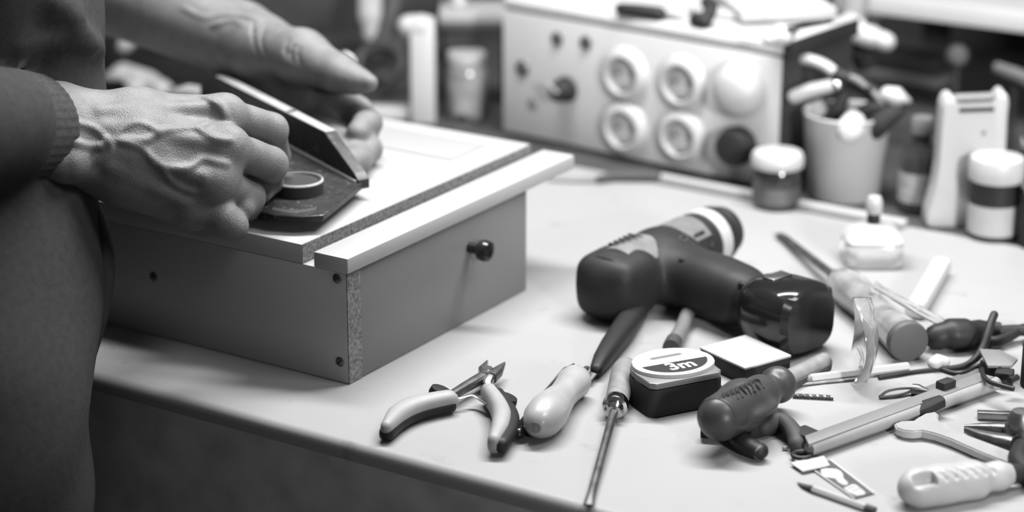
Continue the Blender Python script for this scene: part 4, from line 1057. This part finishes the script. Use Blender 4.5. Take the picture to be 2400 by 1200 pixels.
part('handle', tube(curve([D(2000, 300, 1.95), D(2030, 270, 1.935), D(2070, 255, 1.925), D(2110, 250, 1.92)], 4), [.007, .008, .009, .0095, .010, .010, .010, .0095, .009, .0085, .008, .007, .005], 14, roundends=True), BLACK, bl)
part('handle', tube(curve([D(2010, 330, 1.94), D(2050, 300, 1.915), D(2080, 275, 1.91), D(2112, 262, 1.91)], 4), [.006, .008, .0095, .010, .010, .010, .0095, .009, .0085, .008, .007, .006, .004], 14, roundends=True), BLACKM, bl)
part('jaw', tube([D(1930, 300, 1.955), D(1965, 255, 1.95), D(1985, 215, 1.945)], [.006, .008, .004], 12), BLACK, bl)
wo = solo('pot_tools_highlight', tube([D(2082, 222, 1.918), D(2100, 228, 1.918), D(2122, 238, 1.918)], [.0075, .0092, .005], 16, roundends=True), CARD, 'white oval painted as a highlight on the tools in the white pot', 'cap')  # white oval stands in for a highlight on the dark tools
go = thing('grey_spatula', 'grey spatula standing upright in the white pot', 'spatula', D(1920, 290, 1.95))
part('spatula_blade', tube([D(1945, 330, 1.955), D(1918, 275, 1.955), D(1900, 245, 1.955)], [(.006, .002), (.011, .002), (.009, .0016)], 12, ref=-FW), GREYP, go)
part('spatula_handle', tube([D(1945, 330, 1.955), D(1965, 375, 1.955)], [.005, .005], 10), PLASTIC, go)

# ---- bottles
vessel('dark_medicine_bottle', 'dark glass bottle with pale label and silver cap between white pot and tall white bottle', 'bottle', 2150, 492, [
    ('bottle_glass', [(0, .0004), (.0158, .0004), (.0175, .002), (.0175, .046), (.0150, .053), (.0085, .060), (.0078, .068), (0, .068)], GLASSD),
    ('bottle_label', [(.01765, .010), (.01765, .036)], mat('pale_label', 0.6, 0.6, var=0.35, scale=80, stretch=(1, 1, 6))),
    ('bottle_cap', [(.0095, .068), (.0100, .070), (.0098, .080), (.0085, .0825), (0, .083)], GREYP)])
c = W(2262, 532)
tw = thing('tall_white_bottle', 'tall white plastic bottle with two horned shoulders and grip bar', 'bottle', c)
fx = Vector((RT.x, RT.y, 0)); fy = Zv.cross(fx)
ol = [(-.0285, 0), (.0285, 0), (.0290, .012), (.0280, .05), (.0275, .085), (.0285, .106), (.0275, .113), (.0235, .117), (.0190, .1135), (.0170, .106), (-.0135, .1045), (-.0150, .110), (-.0185, .1135), (-.0235, .1115), (-.0260, .105), (-.0255, .085), (-.0255, .055), (-.0275, .035), (-.0330, .012), (-.0335, .002)]
part('bottle_body', prism([(x, z + .0005) for x, z in ol], c + fy * .008, fx, Zv, -.013, .013, .004, segs=3), PLASTIC, tw, ang=50)
part('grip_bar', tube([c + fy * .008 + fx * -.0150 + Zv * .1085, c + fy * .008 + fx * .0190 + Zv * .1100], [.0042, .0042], 14), GREYP, tw)
part('grip_slot', prism([(-.0125, .1005), (.0160, .1015), (.0160, .1050), (-.0125, .1040)], c - fy * .0052, fx, Zv, -.0004, .0004), PRINT, tw)
part('moulding_dot', lathe([(.0020, 0), (.0018, .0006), (0, .0006)], c - fy * .0050 + fx * .009 + Zv * .083, -fy, 14), GREYP, tw)
vessel('white_lidded_jar', 'white jar with black band and broad white lid in front of the tall white bottle', 'jar', 2325, 552, [
    ('jar_body', [(0, .0004), (.0195, .0004), (.0212, .002), (.0212, .030)], CREAM),
    ('jar_foot', [(.0214, .0006), (.0214, .0048), (.0205, .0050)], BLACKM),
    ('jar_band', [(.0214, .030), (.0214, .048), (.0200, .049)], BLACK),
    ('jar_lid', [(.0222, .049), (.0228, .051), (.0228, .063), (.0215, .0675), (.0160, .0690), (0, .0694)], PLASTIC)])
vessel('dark_round_tin', 'dark round tin with bright rim standing next to the white lidded jar', 'tin', 2440, 575, [
    ('tin_body', [(0, .0004), (.0185, .0004), (.0190, .002), (.0190, .045)], BLACKM),
    ('tin_rim', [(.0195, .045), (.0200, .047), (.0195, .050), (.0180, .051), (0, .050)], CHROME)])
vessel('back_dark_bottle', 'tall dark bottle with pale collar behind the dark round tin', 'bottle', 2436, 505, [
    ('bottle_glass', [(0, .0004), (.0180, .0004), (.0190, .002), (.0190, .065), (.0120, .080), (.0090, .098), (0, .1)], GLASSD),
    ('bottle_collar', [(.0194, .060), (.0198, .062), (.0194, .066)], PLASTIC)])

# ---- shelf on the right and what is under it
sh = thing('pale_shelf', 'pale wooden shelf fixed above the back of the bench', 'shelf', B(0.62, 0.98, 0))
part('shelf_board', box(B(-0.03, .925, .1015), B(1.3, 1.18, .126), .002), WHITE_WORN, sh)
part('shelf_edge', box(B(-0.03, .921, .1015), B(1.3, .9248, .1215), .001), PAINT, sh)
part('shelf_upstand', box(B(-0.03, 1.17, .127), B(1.3, 1.18, .20), .001), GREYP, sh)
for x in (-.01, 1.25):
    part('shelf_post', box(B(x, 1.10, .0005), B(x + .02, 1.13, .1012)), SHELFD, sh)
cl = thing('white_bench_clamp', 'white clamp arm with grey stem standing behind the white pot', 'clamp', D(2000, 140, 2.06))
cl0 = W(1975, 195, 0)
part('stem', tube([D(1976, 150, 2.10), D(1984, 110, 2.09), D(1996, 60, 2.08), D(2004, -20, 2.07)], [(.007, .007), (.008, .008), (.0125, .010), (.015, .012)], 14), GREYP2, cl)
part('arm', tube(curve([D(1992, 60, 2.06), D(2018, 80, 2.05), D(2048, 88, 2.05), D(2076, 98, 2.05)], 4), [.012] * 4 + [.0105] * 5 + [.009] * 4, 16, roundends=True), PLASTIC, cl)
part('pad', tube([D(2020, 112, 2.06), D(2030, 150, 2.07)], [.012, .012], 14), BLACKM, cl)
part('base', lathe([(.020, 0), (.020, .004), (.006, .008), (.005, .04)], Vector((D(1976, 150, 2.10).x, D(1976, 150, 2.10).y, Z0)), Zv, 24), BLACKM, cl)
gp = thing('grey_hand_plane', 'dark hand plane with grey sole resting on the back shelf', 'hand plane', W(2110, 182))
c = W(2110, 182); 
part('sole', obox(c, (1, -.1, 0), (.1, 1, 0), .055, .020, .0005, .010, .002), GREYP, gp)
part('body', obox(c, (1, -.1, 0), (.1, 1, 0), .048, .018, .010, .030, .004), BLACKM, gp)
part('horn', tube([c + Vector((-.03, 0, .028)), c + Vector((-.038, 0, .05)), c + Vector((-.03, .002, .066))], [.010, .009, .007], 14, roundends=True), GREYP, gp)
ra = thing('angled_steel_rail', 'angled pale steel rail lying under the shelf', 'rail', D(2390, 185, 2.05))
part('rail_bar', tube([D(2335, 158, 2.09), D(2380, 174, 2.07), D(2440, 200, 2.04)], [(.004, .005), (.006, .0055), (.006, .0055)], 12, e=4), GREYP, ra)
part('rail_foot', tube([D(2380, 176, 2.07), Vector((D(2380, 176, 2.07).x, D(2380, 176, 2.07).y, Z0))], .003, 8), BLACKM, ra)
ht = thing('upright_screw', 'dark round headed screw with dull highlights under the shelf', 'screw', D(2240, 150, 2.12))
part('screw_head', lathe([(.010, 0), (.011, .003), (.008, .008), (0, .010)], D(2243, 132, 2.12), -FW, 20), RUBBER, ht)
part('screw_stem', tube([D(2243, 132, 2.12), Vector((D(2240, 160, 2.14).x, D(2240, 160, 2.14).y, Z0))], .004, 10), DSTEEL, ht)

# ---- left of the cabinet: white post, shelf, jars
c = W(992, 288)
po = thing('white_post', 'white upright post with rounded bracket head left of the socket cabinet', 'post', c)
part('post_shaft', prism([(-.0118, -.010), (.0125, -.010), (.0125, .010), (-.0118, .010)], c, fx, fy, .0004, .1045, .003), PLASTIC, po)
part('post_head', tube([c + Zv * .0965 - fx * .0135, c + Zv * .0965 + fx * .0015], [.0105, .0112], 18, roundends=True), PLASTIC, po)
gs = thing('grey_wall_shelf', 'narrow grey shelf between the white post and the socket cabinet', 'shelf', W(1110, 262))
c = W(1110, 250)
part('shelf_board', obox(c, fx, fy, .033, .028, .0900, .1030, .003), GREYP2, gs)
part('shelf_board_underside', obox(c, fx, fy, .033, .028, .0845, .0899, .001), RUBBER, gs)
part('bracket', obox(c + fx * .030 + fy * .02, fx, fy, .0025, .003, .0005, .0845), BLACKM, gs)
part('bracket', obox(c - fx * .031 + fy * .02, fx, fy, .0025, .003, .0005, .0845), BLACKM, gs)
vessel('glass_screw_jar', 'clear glass jar with pale lid standing beside the white post', 'jar', 1094, 268, [
    ('jar_glass', [(0, .0004), (.0195, .0004), (.0210, .003), (.0212, .044), (.0185, .051), (.0175, .053)], mat('dusty_glass', 0.55, 0.15, var=0.5, scale=30, coat=0.3)),
    ('jar_lid', [(.0190, .053), (.0192, .061), (.0180, .063), (0, .0632)], GREYP2)])
for px, py, r, which in ((1082, 282, .0058, 'middle sized'), (1124, 292, .0070, 'largest'), (1060, 288, .0046, 'smallest')):
    solo('steel_nut', lathe([(r * .5, .0003), (r, .0003), (r * 1.05, .002), (r, .006), (r * .5, .0065)], W(px, py), Zv, 6), CHROME, which + ' of the three loose bright steel nuts at the foot of the glass jar', 'nut', 'nuts by the glass jar', ang=20)
solo('white_spool', lathe([(.006, .0), (.010, .001), (.010, .004), (.006, .006), (.006, .02), (.010, .022), (.010, .026), (0, .027)], W(1077, 250) + Vector((0, 0, .1032)), Zv, 24), PLASTIC, 'small white spool standing on the narrow grey shelf', 'spool')
# dark tool rack and pale strips to its left
dkb = thing('dark_tool_rack', 'dark wooden tool rack at the back behind the hands', 'tool rack', W(800, 120))
c = W(800, 120)
part('rack_board', obox(c, fx, fy, .145, .008, .0005, .30, .002), SHELFD, dkb)
part('rack_ledge', obox(c - fy * .022, fx, fy, .145, .014, .0005, .022, .002), SHELFD, dkb)
TR = mat('dull_grey_cloth', 0.30, 0.8)
cs = solo('pale_hanging_strap', tube(curve([D(868, -20, 2.36), D(868, 30, 2.35), D(872, 70, 2.35), D(882, 112, 2.34)], 5), [(.012, .004)] * 8 + [(.010, .004)] * 5 + [(.004, .003)] * 3, 12, ref=-FW, roundends=True), GREYP2, 'pale strap hanging on the dark tool rack', 'strap')
solo('grey_hanging_strap', tube(curve([D(925, -20, 2.35), D(915, 40, 2.34), D(895, 90, 2.34), D(872, 130, 2.34)], 5), [(.008, .003)] * 16, 12, ref=-FW, roundends=True), RUBBER, 'dark grey strap hanging beside the pale strap', 'strap')
solo('dark_coiled_lead', tube(curve([D(905, 200, 2.26), D(940, 160, 2.26), D(930, 120, 2.27), D(880, 110, 2.28), D(840, 140, 2.28), D(850, 190, 2.27), D(900, 178, 2.26)], 5), .0055, 10, roundends=True), RUBBER, 'dark coiled lead hanging in front of the tool rack', 'lead')
solo('bright_drawer_pull', tube(curve([D(806, 132, 2.26), D(822, 142, 2.26), D(828, 158, 2.26)], 4), .0062, 12, roundends=True), STEEL, 'small bright metal pull beside the thumb', 'pull')
solo('pale_offcut', obox(W(925, 278), fx, fy, .030, .012, .0004, .012, .002), CARD, 'pale wooden offcut lying behind the white box', 'offcut')
# things on the bench behind the hands
F5 = Field(W(310, 200) - Vector((.06, .06, 0)), W(310, 200) + Vector((.08, .08, .07)), .0025)
P = WP([(262, 200, .014), (290, 175, .020), (318, 185, .018), (345, 196, .014), (380, 215, .010)])
F5.chain(P, [.012, .011, .011, .012, .012], .006)
F5.cap(W(262, 196, .012), W(285, 212, .012), .012, .012, .004); F5.cap(W(320, 205, .012), W(290, 215, .012), .010, .009, .004)
F5.cap(W(288, 196, .030), W(298, 204, .030), .006, .006, .003, sub=True)
solo('crumpled_white_rag', F5.bm(), CARD, 'crumpled white rag lying on the bench behind the hands', 'rag', ang=180)
solo('white_bottle_cap', tube([D(290, 108, 2.22), D(300, 98, 2.22), D(312, 90, 2.22)], [.0075, .0085, .006], 14, roundends=True), CARD, 'small bright white cap on the dark case behind the hands', 'cap')
dc_ = thing('dark_tool_case', 'dark tool case standing on the bench behind the hands', 'case', W(430, 200))
c = W(440, 200)
part('case_shell', obox(c + fy * .05 - fx * .02, fx, fy, .065, .05, .0005, .085, .004), BLACKM, dc_)
part('case_lid', obox(c + fy * .05 - fx * .02, fx, fy, .067, .052, .0855, .100, .004), BLACKM, dc_)
part('case_handle', tube([c + fy * -.003 - fx * .03 + Zv * .06, c + fy * -.012 - fx * .03 + Zv * .058, c + fy * -.012 + fx * .03 + Zv * .058, c + fy * -.003 + fx * .03 + Zv * .06], .003, 10), RUBBER, dc_)
